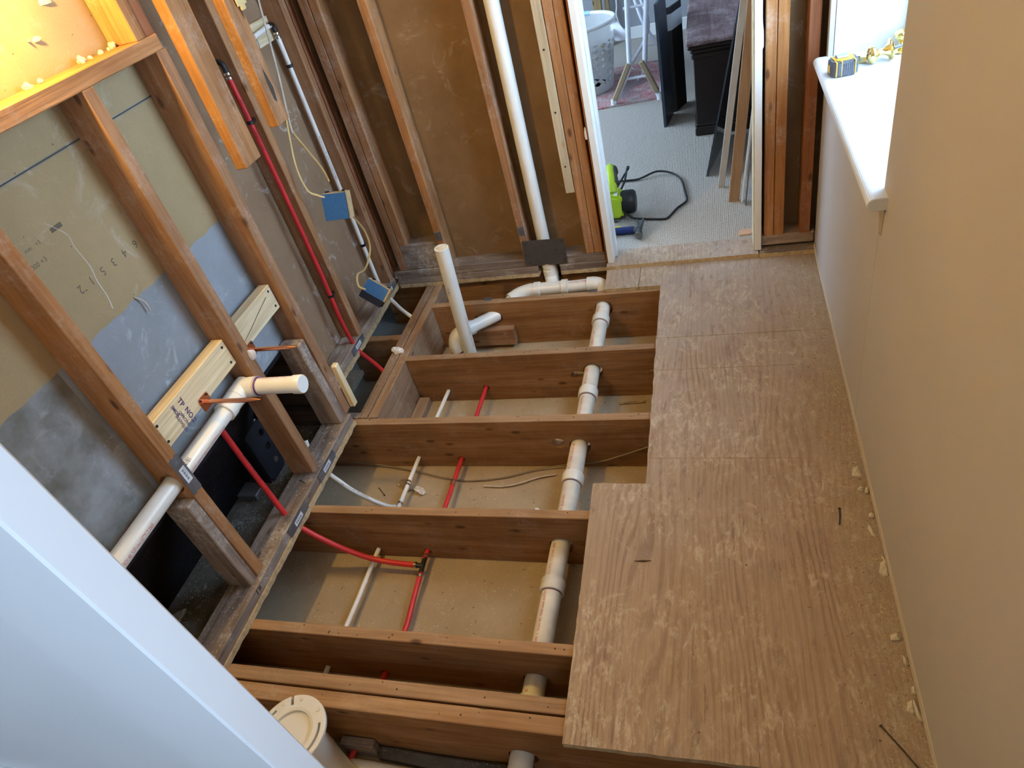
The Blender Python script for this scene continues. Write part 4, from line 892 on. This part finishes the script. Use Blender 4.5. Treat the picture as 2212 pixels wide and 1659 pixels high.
obj('plate', prism([(-.840, .188), (-.648, .183), (-.652, .058), (-.848, .062)], 2.608, 2.6105, 1, .0008), STEELD, gp_)
for x, z in ((-.825, .172), (-.66, .170), (-.835, .115), (-.663, .078), (-.825, .075), (-.69, .13)): obj('screw', cyl((x, 2.608, z), (x, 2.606, z), .0034, 8), IRON, gp_)

# ------------------------------------------------------------------ supply tubing
def pex(nm, lab, pts, m, r=.0082, sub=8, txt=None):
    t = thing(nm, lab, 'pipe', pts[0]); obj('tube', tube(smooth_path(pts, sub), r, 16), m, t, smooth=True); return t
def crimp(par, a, c, r=.0098, k=1):
    a = Vector(a); d = (Vector(c) - a).normalized()
    for i in range(k): obj('crimp_ring', tube_fix(a + d * i * .014, a + d * (i * .014 + .009), [(0, r - .001), (.001, r), (.008, r), (.009, r - .001)], 16), CHROME, par, smooth=True)
r1 = pex('red_supply_riser', 'red water tube rising the set-back wall from the bottom plate to a black elbow', [(-1.542, 2.118, 1.165), (-1.540, 2.119, .8), (-1.538, 2.112, .4), (-1.536, 2.098, .19), (-1.533, 2.102, .06), (-1.522, 2.100, .015), (-1.49, 2.080, .002), (-1.42, 2.03, -.012), (-1.36, 1.985, -.03)], PEXR, .0092)
crimp(r1, (-1.542, 2.118, 1.165), (-1.542, 2.118, 1.19), .0112, 2)
obj('elbow_fitting', tube(smooth_path([(-1.542, 2.118, 1.185), (-1.542, 2.118, 1.21), (-1.555, 2.120, 1.222), (-1.575, 2.125, 1.222)], 5), .009, 12), BLACK, r1, smooth=True)
obj('printed_text', text_bm('PEX 3/4 HOT 180F 100PSI ASTM F876', .007, on_pipe((-1.541, 2.118, 1.1), (-1.540, 2.119, .5), .0092, (.6, -.8, .2)), sx=1.6), INK_K, r1)
def clip(par, x, y, z, ax=(1, 0, 0)):
    c = tube_fix((x, y, z - .006), (x, y, z + .006), [(0, .0125), (.001, .0135), (.011, .0135), (.012, .0125)], 16)
    obj('pipe_clip', merge(c, box((x - .004, y, z - .006), (x + .006, y + .028, z + .006), .001)), BLACK, par)
clip(r1, -1.540, 2.119, 1.02); clip(r1, -1.537, 2.109, .30)
w1_ = pex('white_supply_riser', 'white water tube rising in the corner to a black elbow on the pine block', [(-1.575, 2.555, 1.19), (-1.575, 2.555, .85), (-1.575, 2.555, .5), (-1.572, 2.548, .2), (-1.568, 2.545, .07), (-1.55, 2.54, .02), (-1.50, 2.49, .003), (-1.43, 2.42, -.003), (-1.355, 2.362, -.015)], PEXW, .0092)
crimp(w1_, (-1.575, 2.555, 1.18), (-1.575, 2.555, 1.2), .0112, 2)
obj('elbow_fitting', tube(smooth_path([(-1.575, 2.555, 1.205), (-1.575, 2.554, 1.225), (-1.575, 2.54, 1.232), (-1.575, 2.52, 1.232)], 5), .0095, 12), BLACK, w1_, smooth=True)
obj('tube', tube([(-1.575, 2.535, 1.232), (-1.575, 2.40, 1.226)], .0092, 16), PEXW, w1_, smooth=True)
obj('printed_text', text_bm('PEX 3/4 COLD 180F 100PSI ASTM F876 POTABLE', .007, on_pipe((-1.575, 2.555, .8), (-1.575, 2.555, .3), .0092, (.6, -.8, .2)), sx=1.3), INK_K, w1_)
clip(w1_, -1.575, 2.555, 1.08); clip(w1_, -1.574, 2.551, .285)
tb = thing('pine_block', 'pale pine block high in the corner bay behind the white elbow', 'wood block', (-1.59, 2.47, 1.18))
obj('board', box((-1.611, 2.36, 1.178), (-1.592, 2.565, 1.262), .002, 4, .0008), PINE[1], tb)
obj('rubber_grommet', tube_fix((-1.592, 2.395, 1.20), (-1.586, 2.395, 1.20), [(0, .040), (.002, .042), (.004, .042), (.006, .036)], 24), BLACK, tb); obj('grommet_face', tube_fix((-1.586, 2.395, 1.20), (-1.585, 2.395, 1.20), [(0, .034), (.001, .034)], 24), plain('light_grey_disc', (.45, .48, .52), .6), tb)
# red branch crossing the near plate and its run along the bays
rb = pex('red_supply_branch', 'red water tube passing down through the near bottom plate and curving to a black tee', [(-1.452, 1.205, .44), (-1.435, 1.195, .30), (-1.410, 1.183, .14), (-1.397, 1.177, .057), (-1.385, 1.173, .02), (-1.352, 1.168, -.012), (-1.30, 1.168, -.068), (-1.242, 1.172, -.125), (-1.175, 1.172, -.165), (-1.10, 1.170, -.183), (-1.010, 1.168, -.190)], PEXR, .0092)
crimp(rb, (-1.010, 1.168, -.190), (-.995, 1.168, -.190), .0112)
obj('printed_text', text_bm('PEX 3/4 HOT 180F 100PSI ASTM F876', .007, on_pipe((-1.436, 1.197, .32), (-1.405, 1.181, .12), .0092, (1, -.3, .1)), sx=1.0), INK_K, rb)
rl = pex('red_supply_line', 'red water tube running along the joist bays right of the white tube', [(-.957, 2.10, -.164), (-.960, 2.0, -.168), (-.973, 1.65, -.193), (-.973, 1.40, -.192), (-.983, 1.23, -.196), (-.984, 1.195, -.196)], PEXR, .0085)
obj('tube', tube(smooth_path([(-.981, 1.145, -.197), (-.978, 1.05, -.204), (-.973, .95, -.208), (-.983, .803, -.198), (-.99, .66, -.2), (-1.0, .58, -.206), (-1.01, .45, -.21)], 6), .0085, 16), PEXR, rl, smooth=True)
obj('tee_fitting', merge(tube([(-.984, 1.202, -.196), (-.981, 1.14, -.197)], .0085, 14), tube([(-.983, 1.17, -.196), (-1.006, 1.168, -.191)], .0085, 14)), BLACK, rl, smooth=True)
crimp(rl, (-.984, 1.205, -.196), (-.984, 1.215, -.196), .0108); crimp(rl, (-.981, 1.135, -.197), (-.981, 1.12, -.197), .0108)
crimp(rl, (-.9735, 1.540, -.1925), (-.9735, 1.5, -.192), .0105, 2)
obj('printed_text', text_bm('PEX 1/2 HOT 180F 100PSI', .006, on_pipe((-.974, .95, -.2075), (-.978, 1.06, -.203), .0085, (-.2, -.4, 1)), sx=1.1), INK_K, rl)
wl_ = pex('white_supply_line', 'white water tube running along the joist bays left of the red tube', [(-1.133, 2.10, -.176), (-1.137, 2.0, -.18), (-1.152, 1.65, -.188), (-1.158, 1.40, -.196), (-1.171, 1.23, -.2), (-1.172, 1.0, -.2), (-1.178, .803, -.2), (-1.18, .66, -.2), (-1.18, .45, -.2)], PEXW, .0082)
crimp(wl_, (-1.156, 1.535, -.191), (-1.156, 1.5, -.1915), .0105, 2); crimp(wl_, (-1.157, 1.435, -.195), (-1.157, 1.42, -.195), .0105)
wbr = pex('white_supply_branch', 'white water tube curving under the near bottom plate into the joist bay', [(-1.470, 1.50, .07), (-1.455, 1.475, .03), (-1.42, 1.45, .0), (-1.37, 1.415, -.015), (-1.337, 1.406, -.045), (-1.297, 1.398, -.086), (-1.24, 1.398, -.14), (-1.19, 1.402, -.178), (-1.165, 1.41, -.19)], PEXW, .0082)
obj('printed_text', text_bm('PEX 1/2 COLD 180F 100PSI ASTM F876', .006, on_pipe((-1.33, 1.404, -.052), (-1.20, 1.400, -.168), .0083, (.3, -1, .5)), sx=1.1), INK_K, wbr)

# ------------------------------------------------------------------ wiring
def camrot(rx=0, ry=0, rz=0): return (RM @ Matrix.Rotation(rz, 3, 'Z') @ Matrix.Rotation(ry, 3, 'Y') @ Matrix.Rotation(rx, 3, 'X')).to_4x4()
def ebox(lab, c, M, w, h, d, parts):
    t = thing('switch_box', lab, 'electrical box', c)
    def pb(nm, p0, p1, m, l=None, bev=.0008):
        b = box(p0, p1, bev); xform(b, Matrix.Translation(c) @ M); return obj(nm, b, m, t, label=l)
    pb('shell', (-w / 2, -h / 2, -d), (w / 2, h / 2, 0), BOXT)
    pb('tape_cover', (-w / 2 - .001, -h / 2 - .001, .0005), (w / 2 - .004, h / 2 - .004, .002), TAPEB, 'blue masking tape')
    pb('tape_cover', (-w / 2 - .0015, -h / 2 - .0015, -d * .2), (w / 2 + .0015, -h / 2, .001), TAPEB, 'blue masking tape')
    for x in (-w / 2 + .012, w / 2 - .02): pb('bracket', (x, h / 2, -d * .6), (x + .012, h / 2 + .006, -d * .2), BLACK)
    pb('flange', (w / 2 - .004, -h / 2 - .001, -.002), (w / 2 + .003, h / 2 + .004, .004), BOXT)
    return t, pb
eb1, pb_ = ebox('electrical box with blue tape cover hanging on cables between the wall studs', Vector((-1.405, 2.205, .640)), camrot(.35, -.05, .10), .098, .102, .06, None)
eb2, pb_2 = ebox('electrical box with blue and black tape lying near the corner on the plate', Vector((-1.43, 2.28, .205)), camrot(.15, 0, -.52), .108, .060, .05, None)
pb_2('tape_cover', (-.056, -.062, -.004), (.05, -.031, .002), TAPED, 'black tape flap')
pb_2('dark_side', (-.052, -.060, -.05), (.048, -.030, -.004), TAPED)
def cable(lab, pts, m, r=.0042): return obj('cable', tube(smooth_path(pts, 8), r, 8, flat=.6), m, label=lab, cat='cable', smooth=True)
cable('yellowed cable looping from the sawn-off stud to the left side of the upper blue-taped box', [(-1.47, 2.24, 1.0), (-1.49, 2.245, .95), (-1.49, 2.19, .82), (-1.47, 2.165, .735), (-1.45, 2.185, .70), (-1.435, 2.20, .683)], CABLE)
cable('yellowed cable bowing right from the sawn-off stud into the top of the upper blue-taped box', [(-1.48, 2.235, 1.005), (-1.50, 2.27, .93), (-1.49, 2.30, .84), (-1.46, 2.30, .76), (-1.43, 2.265, .715)], CABLE)
cable('yellowed cable from the upper blue-taped box down to the lower one', [(-1.42, 2.30, .625), (-1.47, 2.38, .56), (-1.5, 2.45, .47), (-1.5, 2.49, .38), (-1.5, 2.475, .30), (-1.49, 2.36, .27), (-1.475, 2.26, .30), (-1.46, 2.21, .275), (-1.445, 2.225, .245)], CABLE)
cable('grimy white cable hanging straight down across the corner bay', [(-1.48, 2.46, 1.60), (-1.49, 2.40, 1.36), (-1.495, 2.365, 1.21), (-1.50, 2.335, 1.09), (-1.49, 2.275, .975), (-1.485, 2.25, .92)], CABLEW, .005)
cable('dark thin wire lying on the brown board in the bay along the middle bay', [(-1.45, 1.648, -.21), (-1.30, 1.640, -.222), (-1.15, 1.612, -.226), (-1.03, 1.583, -.228), (-.93, 1.572, -.229), (-.80, 1.588, -.229), (-.68, 1.625, -.225), (-.56, 1.640, -.215), (-.45, 1.643, -.205), (-.36, 1.646, -.175), (-.27, 1.645, -.134), (-.20, 1.64, -.10)], CABLEG, .003)
cable('pale stripped cable end lying on the brown board near the main drain', [(-.868, 1.548, -.23), (-.80, 1.545, -.229), (-.74, 1.556, -.227), (-.66, 1.59, -.228), (-.60, 1.605, -.229)], CABLEW, .0035)
yb = thing('switch_bracket', 'yellow-lit metal switch bracket on the farther sawn-off stud', 'bracket', (-1.33, 2.03, 1.37))
obj('strap', merge(box((-1.292, 1.955, 1.378), (-1.288, 2.005, 1.46), .001), box((-1.293, 1.965, 1.365), (-1.286, 1.99, 1.382), .003)), plain('yellow_lit_metal', (.75, .6, .3), .4, metal=.3), yb)  # the lamp's yellow cast is put into this metal colour
obj('black_body', box((-1.33, 1.985, 1.385), (-1.293, 2.03, 1.47), .004), BLACK, yb)

# ------------------------------------------------------------------ tub shell and foot below the boards
tub = thing('bathtub_shell', 'smooth black outer shell of the bathtub behind the near studs', 'bathtub', (-1.6, .8, .004))
b = bmesh.new(); rows = [(-1.468, .408), (-1.482, .392), (-1.486, .37), (-1.53, .29), (-1.60, .16), (-1.655, .05), (-1.672, .006)]
ys = [-.28 + k * (1.50 + .28) / 24 for k in range(25)]
V = [[b.verts.new((x - (max(0, y - 1.40) ** 2) * 6, y, z)) for y in ys] for x, z in rows]
for A, B in zip(V, V[1:]):
    for k in range(len(ys) - 1): b.faces.new((A[k], A[k + 1], B[k + 1], B[k]))
bmesh.ops.solidify(b, geom=list(b.faces), thickness=.006)
obj('shell_side', b, TUBBLK, tub, smooth=True)
obj('rim_flange', box((-1.480, -.28, .393), (-1.459, 1.72, .409), .003), FOOTB, tub)
ft = thing('tub_foot', 'navy black steel tub foot with three holes beside the middle stud', 'tub foot', (-1.6, 1.40, .004))
poly = [(1.352, .222), (1.372, .242), (1.445, .238), (1.472, .20), (1.478, .12), (1.462, .04), (1.44, .006), (1.365, .004), (1.352, .03), (1.353, .12)]
o = obj('bracket_face', prism(poly, -1.572, -1.562, 0), FOOTB, ft); cut(o, [cyl((-1.60, y, z), (-1.54, y, z), .013) for y, z in ((1.432, .185), (1.425, .125))])
obj('bolt', cyl((-1.562, 1.418, .062), (-1.557, 1.418, .062), .011, 12), STEELD, ft)
obj('bracket_side', prism([(-1.572, .222), (-1.66, .20), (-1.655, .03), (-1.572, .004)], 1.350, 1.356, 1), FOOTB, ft)
obj('bracket_lip', tube(smooth_path([(-1.66, 1.353, .21), (-1.62, 1.353, .235), (-1.58, 1.355, .228), (-1.566, 1.37, .243), (-1.564, 1.44, .240)], 4), .003, 6), STEEL, ft)
obj('anchor_plate', box((-1.66, 1.27, .006), (-1.58, 1.335, .03), .002), STEEL, label='small grey steel wedge on the debris floor at the tub foot', cat='metal scrap')

# ------------------------------------------------------------------ closet flange and the pipes at the bottom edge
cf = thing('closet_flange', 'white plastic toilet flange on its riser pipe beside the open joist bay', 'flange', (-1.053, .525, -.1))
cx, cy, cz, R_ = -1.053, .528, .030, .092
b = bmesh.new(); n = 64
def ringp(r, z, notch=False): return [b.verts.new((cx + r * math.cos(2 * PI * k / n), cy + r * math.sin(2 * PI * k / n), z)) for k in range(n)]
prof = [(.053, -.06), (.053, .008), (.060, .010), (R_ - .002, .010), (R_, .008), (R_, .0), (R_ - .002, -.002), (.064, -.002), (.061, -.06)]
Rr = [ringp(r, cz + z) for r, z in prof]
for A, B in zip(Rr, Rr[1:] + [Rr[0]]):
    for k in range(n): b.faces.new((A[k], A[(k + 1) % n], B[(k + 1) % n], B[k]))
bmesh.ops.recalc_face_normals(b, faces=list(b.faces))
fo = obj('flange_ring', b, PVC, cf)
slots = []
a0 = math.radians(112); slots.append(xform(box((-.004, -.025, -.05), (.004, .025, .05), 0), Matrix.Translation((cx + math.cos(a0) * (R_), cy + math.sin(a0) * R_, cz)) @ Matrix.Rotation(a0 - PI / 2, 4, 'Z')))
for s in (0, PI):
    pts = [(cx + .0795 * math.cos(s - .62 + .06 * k), cy + .0795 * math.sin(s - .62 + .06 * k)) for k in range(18)] + [(cx + .0725 * math.cos(s - .62 + .06 * k), cy + .0725 * math.sin(s - .62 + .06 * k)) for k in range(17, -1, -1)]
    slots.append(prism(pts, cz - .03, cz + .03))
cut(fo, slots)
for a_ in (.85, 1.65, 2.25, -.78, 3.5, 4.6): obj('screw_boss', cyl((cx + .080 * math.cos(a_), cy + .080 * math.sin(a_), cz + .010), (cx + .080 * math.cos(a_), cy + .080 * math.sin(a_), cz + .0125), .0055, 12), PVCD, cf)
obj('test_cap', tube_fix((cx, cy, cz - .060), (cx, cy, cz - .045), [(0, .052), (.008, .052), (.009, .043), (.004, .042), (.004, .03), (.013, .029), (.013, .001)], 32), PVC, cf, smooth=False)
obj('pull_tab', box((cx + .018, cy - .014, cz - .045), (cx + .046, cy + .014, cz - .030), .004), PVC, cf)
obj('cap_sticker', box((cx - .022, cy - .03, cz - .0468), (cx + .016, cy - .004, cz - .046), 0), STICK, cf); obj('small_print', text_bm('TEST CAP\nREMOVE\nBEFORE USE', .006, lambda u, v: (cx - .02 + u, cy - .012 + v, cz - .0458)), INK_K, cf)
obj('riser', tube([(cx, cy, cz), (cx, cy, -.12)], .058, 32), PVC, cf, smooth=True)
obj('wye', tube(smooth_path([(cx, cy, -.08), (cx + .004, cy - .004, -.14), (cx + .03, cy - .02, -.19), (cx + .09, cy - .05, -.215)], 5), .058, 28), PVC, cf, smooth=True)
np_ = thing('cross_drain', 'white plastic pipe lying across the nearest bay under the red tube', 'pipe', (-.9, .55, -.235))
obj('pipe', tube([(-1.02, .552, -.215), (-.50, .540, -.212)], .0185, 20), PVC, np_, smooth=True); obj('black_clamp', tube_fix((-1.030, .552, -.215), (-1.005, .552, -.215), [(0, .021), (.025, .021)], 16), BLACK, np_)
obj('insulation_strip', box((-.93, .575, -.234), (-.55, .608, -.205), .006, 12, .006), DIRT, label='dirty strip of debris under the nearest joist', cat='debris')
obj('wood_block', box((-1.03, .585, -.234), (-.93, .609, -.165), .003, 4, .002), WTH[0], label='small weathered block at the foot of the nearest joist behind the red tube', cat='wood block')

# ------------------------------------------------------------------ open door leaf, foreground left
dl = thing('door_leaf', 'white panelled door leaf standing open in the left foreground', 'door', (-.8, .2, .03))
DX0, DX1, DY0, DY1 = -1.19, -.430, .181, .216
obj('stile', box((DX1 - .118, DY0, .03), (DX1, DY1, 2.03), .002), DOORW, dl); obj('stile', box((DX0, DY0, .03), (DX0 + .118, DY1, 2.03), .002), DOORW, dl)
for z0, z1 in ((.03, .23), (.58, .73), (1.91, 2.03)): obj('rail', box((DX0 + .119, DY0, z0), (DX1 - .119, DY1, z1), .002), DOORW, dl)
for z0, z1 in ((.231, .579), (.731, 1.909)):
    obj('panel', box((DX0 + .119, DY0 + .014, z0), (DX1 - .119, DY1 - .014, z1), 0), DOORW, dl)
    for x in (DX1 - .132, DX0 + .119): obj('panel_moulding', prism([(x, DY0 + .0145), (x, DY0 + .004), (x + .003, DY0 + .003), (x + .0065, DY0 + .007), (x + .013, DY0 + .0145)] if x < -1 else [(x + .013, DY0 + .0145), (x + .013, DY0 + .003), (x + .010, DY0 + .002), (x + .0065, DY0 + .007), (x, DY0 + .0145)], z0, z1), DOORW, dl)

# ------------------------------------------------------------------ things on the window sill
tm = thing('tape_measure', 'black and yellow tape measure lying on the white window sill', 'tape measure', (.385, 2.37, .776))
YEL = plain('yellow_rubber', (.80, .50, .06), .5); RUB = plain('dark_ribbed_rubber', (.10, .105, .125), .6, var=.2, scale=70)
Tm = Matrix.Translation((.388, 2.388, .776)) @ Matrix.Rotation(.12, 4, 'Z')
def rrect(w, h, r, n=6):
    out = []
    for cx_, cy_, a in ((w / 2 - r, h / 2 - r, 0), (-w / 2 + r, h / 2 - r, PI / 2), (-w / 2 + r, -h / 2 + r, PI), (w / 2 - r, -h / 2 + r, 3 * PI / 2)):
        for k in range(n + 1): out.append((cx_ + r * math.cos(a + PI / 2 * k / n), cy_ + r * math.sin(a + PI / 2 * k / n)))
    return out
obj('case', xform(prism(rrect(.082, .070, .024), .001, .046, 2, .004), Tm), RUB, tm, smooth=True)
for x in (-.027, -.012, .027):
    obj('yellow_band', xform(prism(rrect(.003, .0708, .001, 1), .004, .0468, 2), Tm @ Matrix.Translation((x, 0, 0))), YEL, tm)
for k in range(5): obj('grip_rib', xform(box((-.006 + k * .006, -.0362, .006), (-.003 + k * .006, -.0345, .040), .0006), Tm), RUB, tm)
obj('top_ring', xform(prism(rrect(.060, .048, .022), .0462, .050, 2, .001), Tm), YEL, tm)
obj('belt_clip', xform(box((-.022, -.012, .0502), (.014, .016, .056), .002), Tm), plain('clip_steel', (.45, .5, .58), .3, metal=.8), tm)
obj('blade_mouth', xform(box((-.0425, -.012, .012), (-.0405, .002, .034), .0005), Tm), YEL, tm)
ds = thing('door_knob_set', 'polished brass door knob with rose lying on the window sill', 'door knob', (.50, 2.40, .776))
KA = Vector((.462, 2.43, .802)); KD = Vector((1, .18, .10)).normalized()
obj('knob', tube_fix(KA, KA + KD, [(0, .004), (.002, .014), (.006, .023), (.014, .0265), (.022, .024), (.028, .016), (.034, .010), (.048, .010), (.052, .013), (.058, .017), (.064, .020), (.066, .030), (.069, .0325), (.071, .030)], 32), BRASSY, ds, smooth=True)
obj('spindle', tube([KA + KD * .07, KA + KD * .12], .005, 6), STEEL, ds)
dh = thing('brass_latch_strip', 'slim brass hinge bar lying behind the tape measure on the sill', 'hinge', (.44, 2.5, .776))
obj('bar', xform(prism([(-.010, 0), (.010, 0), (.012, .006), (.008, .017), (-.008, .017), (-.012, .006)], 0, .095, 1, .001), Matrix.Translation((.468, 2.455, .777)) @ Matrix.Rotation(math.radians(73), 4, 'Z')), BRASSY, dh)
for k in (.02, .06): obj('slot', xform(box((-.003, k, .0172), (.003, k + .012, .0178), 0), Matrix.Translation((.468, 2.455, .777)) @ Matrix.Rotation(math.radians(73), 4, 'Z')), IRON, dh)
dk2 = thing('door_knob_set', 'second brass knob standing in the far corner of the window sill', 'door knob', (.56, 2.50, .776))
obj('knob', tube_fix((.575, 2.505, .777), (.575, 2.505, .86), [(0, .030), (.003, .032), (.008, .026), (.014, .012), (.030, .010), (.036, .018), (.045, .026), (.055, .027), (.063, .020), (.067, .004)], 32), BRASSY, dk2, smooth=True)

# ------------------------------------------------------------------ debris: larger bits one by one, crumbs as stuff
chips = [(.344, 1.396, .014, .022, 'largest flat plaster chip, lying out on the plywood by the right wall'), (.346, 1.336, .009, .009, 'small pale plaster chip between the largest chip and the wall'), (.359, 1.330, .006, .012, 'pale chip touching the wall beside the largest chip'), (.357, 1.246, .008, .010, 'rounded plaster chip next down from the pair by the largest chip'), (.350, 1.194, .007, .022, 'long narrow plaster chip on the plywood by the right wall'),
         (.357, 1.084, .009, .026, 'tall leaf-shaped plaster chip against the right wall'), (.350, .902, .013, .009, 'tiny plaster chip just beyond the leaf-shaped chip'), (.359, .847, .006, .013, 'double-lobed plaster chip halfway between the leaf-shaped and squared ones'), (.350, .744, .009, .016, 'slim plaster chip at the wall just above the squared stick pair'), (.360, .736, .006, .026, 'squared plaster stick against the near end of the right wall'), (.363, 1.11, .004, .012, 'knobbly plaster chip lying left of the squared plaster stick'), (.362, .78, .004, .010, 'sliver of plaster wedged at the wall above the leaf-shaped chip')]
for k, (x, y, a_, b__, lab) in enumerate(chips):
    bm_ = chunk((0, 0, 0), (a_, b__, .007), 0.01 * k, 1.0, 1); 
    for v in bm_.verts: v.co += noise.noise_vector(v.co * 120 + Vector((k, 0, 0))) * .0045
    xform(bm_, Matrix.Translation((x, y, .0225)) @ Matrix.Rotation(.25 * math.sin(k * 2.1), 4, 'Z'))
    obj('plaster_chip', bm_, CHIP, label=lab or 'small pale plaster chip on the plywood along the right wall', cat='debris', group=None if lab else 'plaster chips along the right wall')
def nail(a, c, lab):
    a = Vector(a); c = Vector(c); d = (c - a).normalized(); t = merge(tube([a, (a + c) / 2 + Vector((.001, 0, .0005)), c], .0017, 7), tube_fix(a, a - d, [(0, .0036), (.0015, .0036)], 10)); obj('nail', t, IRON, label=lab, cat='nail')
nail((.283, 1.268, .0215), (.276, 1.215, .0215), 'bent dark nail on the plywood beside the largest plaster chip')
nail((.285, .700, .0215), (.345, .615, .0215), 'long dark nail on the plywood at the near right end')
nail((-1.405, 1.318, .061), (-1.382, 1.306, .061), 'short dark nail on the grey bottom plate beside the steel guard plate')
nail((-1.262, 1.498, -.232), (-1.300, 1.535, -.232), 'dark nail on the brown board left of the curved white tube')
obj('splinter', prism([(-.250, 1.077), (-.225, 1.081), (-.205, 1.080), (-.225, 1.075)], .0195, .0215), DARKW, label='thin dark splinter on the plywood near its left edge', cat='splinter')
def scrap(x, y, z, s, seed, m, lab, cat='debris', nm='wood_scrap', grp=None, thin=.35):
    bm_ = chunk((0, 0, 0), (s[0], s[1], s[2]), seed, 1.0, 3)
    for v in bm_.verts: v.co += noise.noise_vector(v.co * (160 if m is FLUFF else 60) + Vector((seed, 0, 0))) * (.007 if m is FLUFF else .004)
    xform(bm_, Matrix.Translation((x, y, z))); obj(nm, bm_, m, label=lab, cat=cat, group=grp)
scrap(-1.185, 1.545, -.228, (.040, .016, .007), 1.1, DEB, 'torn brown paper scrap on the board left of the white tube')
scrap(-1.215, 1.555, -.230, (.026, .010, .005), 2.4, CHIP, 'pale torn splinter beside the brown paper scrap')
scrap(-1.118, 1.520, -.226, (.012, .028, .008), 3.2, FLUFF, 'white crumpled paper scrap left of the white tube coupling', nm='paper_scrap')
scrap(-1.055, 1.80, -.226, (.020, .014, .012), 4.4, FLUFF, 'white fluff of insulation between the white and red tubes', nm='fluff')
scrap(-.645, 1.435, -.229, (.012, .009, .007), 5.1, FLUFF, 'white fluff lump beside the main drain in the wide bay', nm='fluff')
scrap(-1.338, 2.10, .006, (.016, .034, .008), 6.0, FLUFF, 'white fluff snagged on the doubled header', nm='fluff')
scrap(-.86, 1.80, -.229, (.014, .010, .006), 7.0, DEB, 'curled wood shaving near the red tube in the third bay', nm='shaving')
scrap(-.90, 1.835, -.229, (.012, .016, .006), 7.9, CHIP, 'pale crumb beside the red tube in the third bay', nm='crumb')
obj('wood_scrap', box((-.262, 2.19, -.234), (-.235, 2.33, -.212), .003, 4, .004), PINE[1], label='split light wood offcut in the far bay under the plywood edge', cat='wood block')
obj('wood_scrap', xform(box((-.05, -.006, 0), (.05, .006, .006), .002, 6, .002), Matrix.Translation((-.35, 1.985, -.234)) @ Matrix.Rotation(.08, 4, 'Z')), DEB, label='dark splinter lying in the bay under the ragged pipe hole', cat='splinter')
scrap(-1.62, .80, .010, (.04, .022, .008), 8.8, plain('grey_shard', (.30, .30, .30), .8), 'grey stone-like shard on the debris floor at the tub', nm='shard')
def crumbs(name, n, region, z, m, s0, s1, seed, lab, cat):
    rnd = random.Random(seed); b = bmesh.new()
    for _ in range(n):
        x, y = region(rnd); s = rnd.uniform(s0, s1); a = rnd.uniform(0, PI); L = s * rnd.uniform(.6, 2.2)
        ca, sa = math.cos(a), math.sin(a); q = [(-L, -s * .4), (L, -s * .3), (L * .8, s * .4), (-L * .7, s * .5)]
        P = [(x + u * ca - v * sa, y + u * sa + v * ca) for u, v in q]; top_ = s * rnd.uniform(.2, .8)
        A = [b.verts.new((p[0], p[1], z)) for p in P]; t_ = b.verts.new((x, y, z + top_))
        for i in range(4): b.faces.new((A[i], A[(i + 1) % 4], t_))
    obj(name, b, m, label=lab, cat=cat, kind='stuff')
LIGHTC = plain('pale_crumbs', (.54, .44, .31), .9, var=.2); 
crumbs('sawdust', 900, lambda r: (r.uniform(-1.34, -.26), r.uniform(.87, 2.4)), -.2355, LIGHTC, .0006, .0022, 1, 'pale sawdust crumbs scattered over the brown board between joists', 'sawdust')
crumbs('dirt_crumbs', 350, lambda r: (r.uniform(-1.34, -.26), r.uniform(.87, 2.4)), -.2355, DEB, .0008, .004, 2, 'brown crumbs scattered over the board between joists', 'debris')
crumbs('plaster_dust', 3200, lambda r: (.366 - abs(r.gauss(0, .055)), r.uniform(.62, 2.5)), .0192, LIGHTC, .0006, .0026, 3, 'pale plaster crumbs along the foot of the right wall', 'debris')
crumbs('wood_chips', 500, lambda r: (.366 - abs(r.gauss(0, .12)), r.uniform(.62, 2.5)), .0192, DEB, .0008, .003, 4, 'dark wood crumbs scattered over the plywood', 'debris')
crumbs('rubble', 900, lambda r: (r.uniform(-1.68, -1.462), r.uniform(.55, 1.75)), .0045, FL2, .001, .0045, 5, 'grey rubble crumbs on the debris floor below the tub', 'debris')
crumbs('plate_dust', 700, lambda r: (r.uniform(-1.452, -1.36), r.uniform(.55, 1.65)), .0575, FLUFF, .0005, .0016, 6, 'white dust specks on the near bottom plate', 'dust')
crumbs('header_dust', 500, lambda r: (r.uniform(-1.36, -1.28), r.uniform(1.66, 1.95)), .0006, DEB, .0006, .0026, 7, 'brown crumbs on the near end of the doubled header', 'debris')
crumbs('threshold_dust', 260, lambda r: (r.uniform(-.45, .36), r.uniform(2.585, 2.70)), .0382, DEB, .0006, .0024, 8, 'crumbs on the doorway threshold board', 'debris')
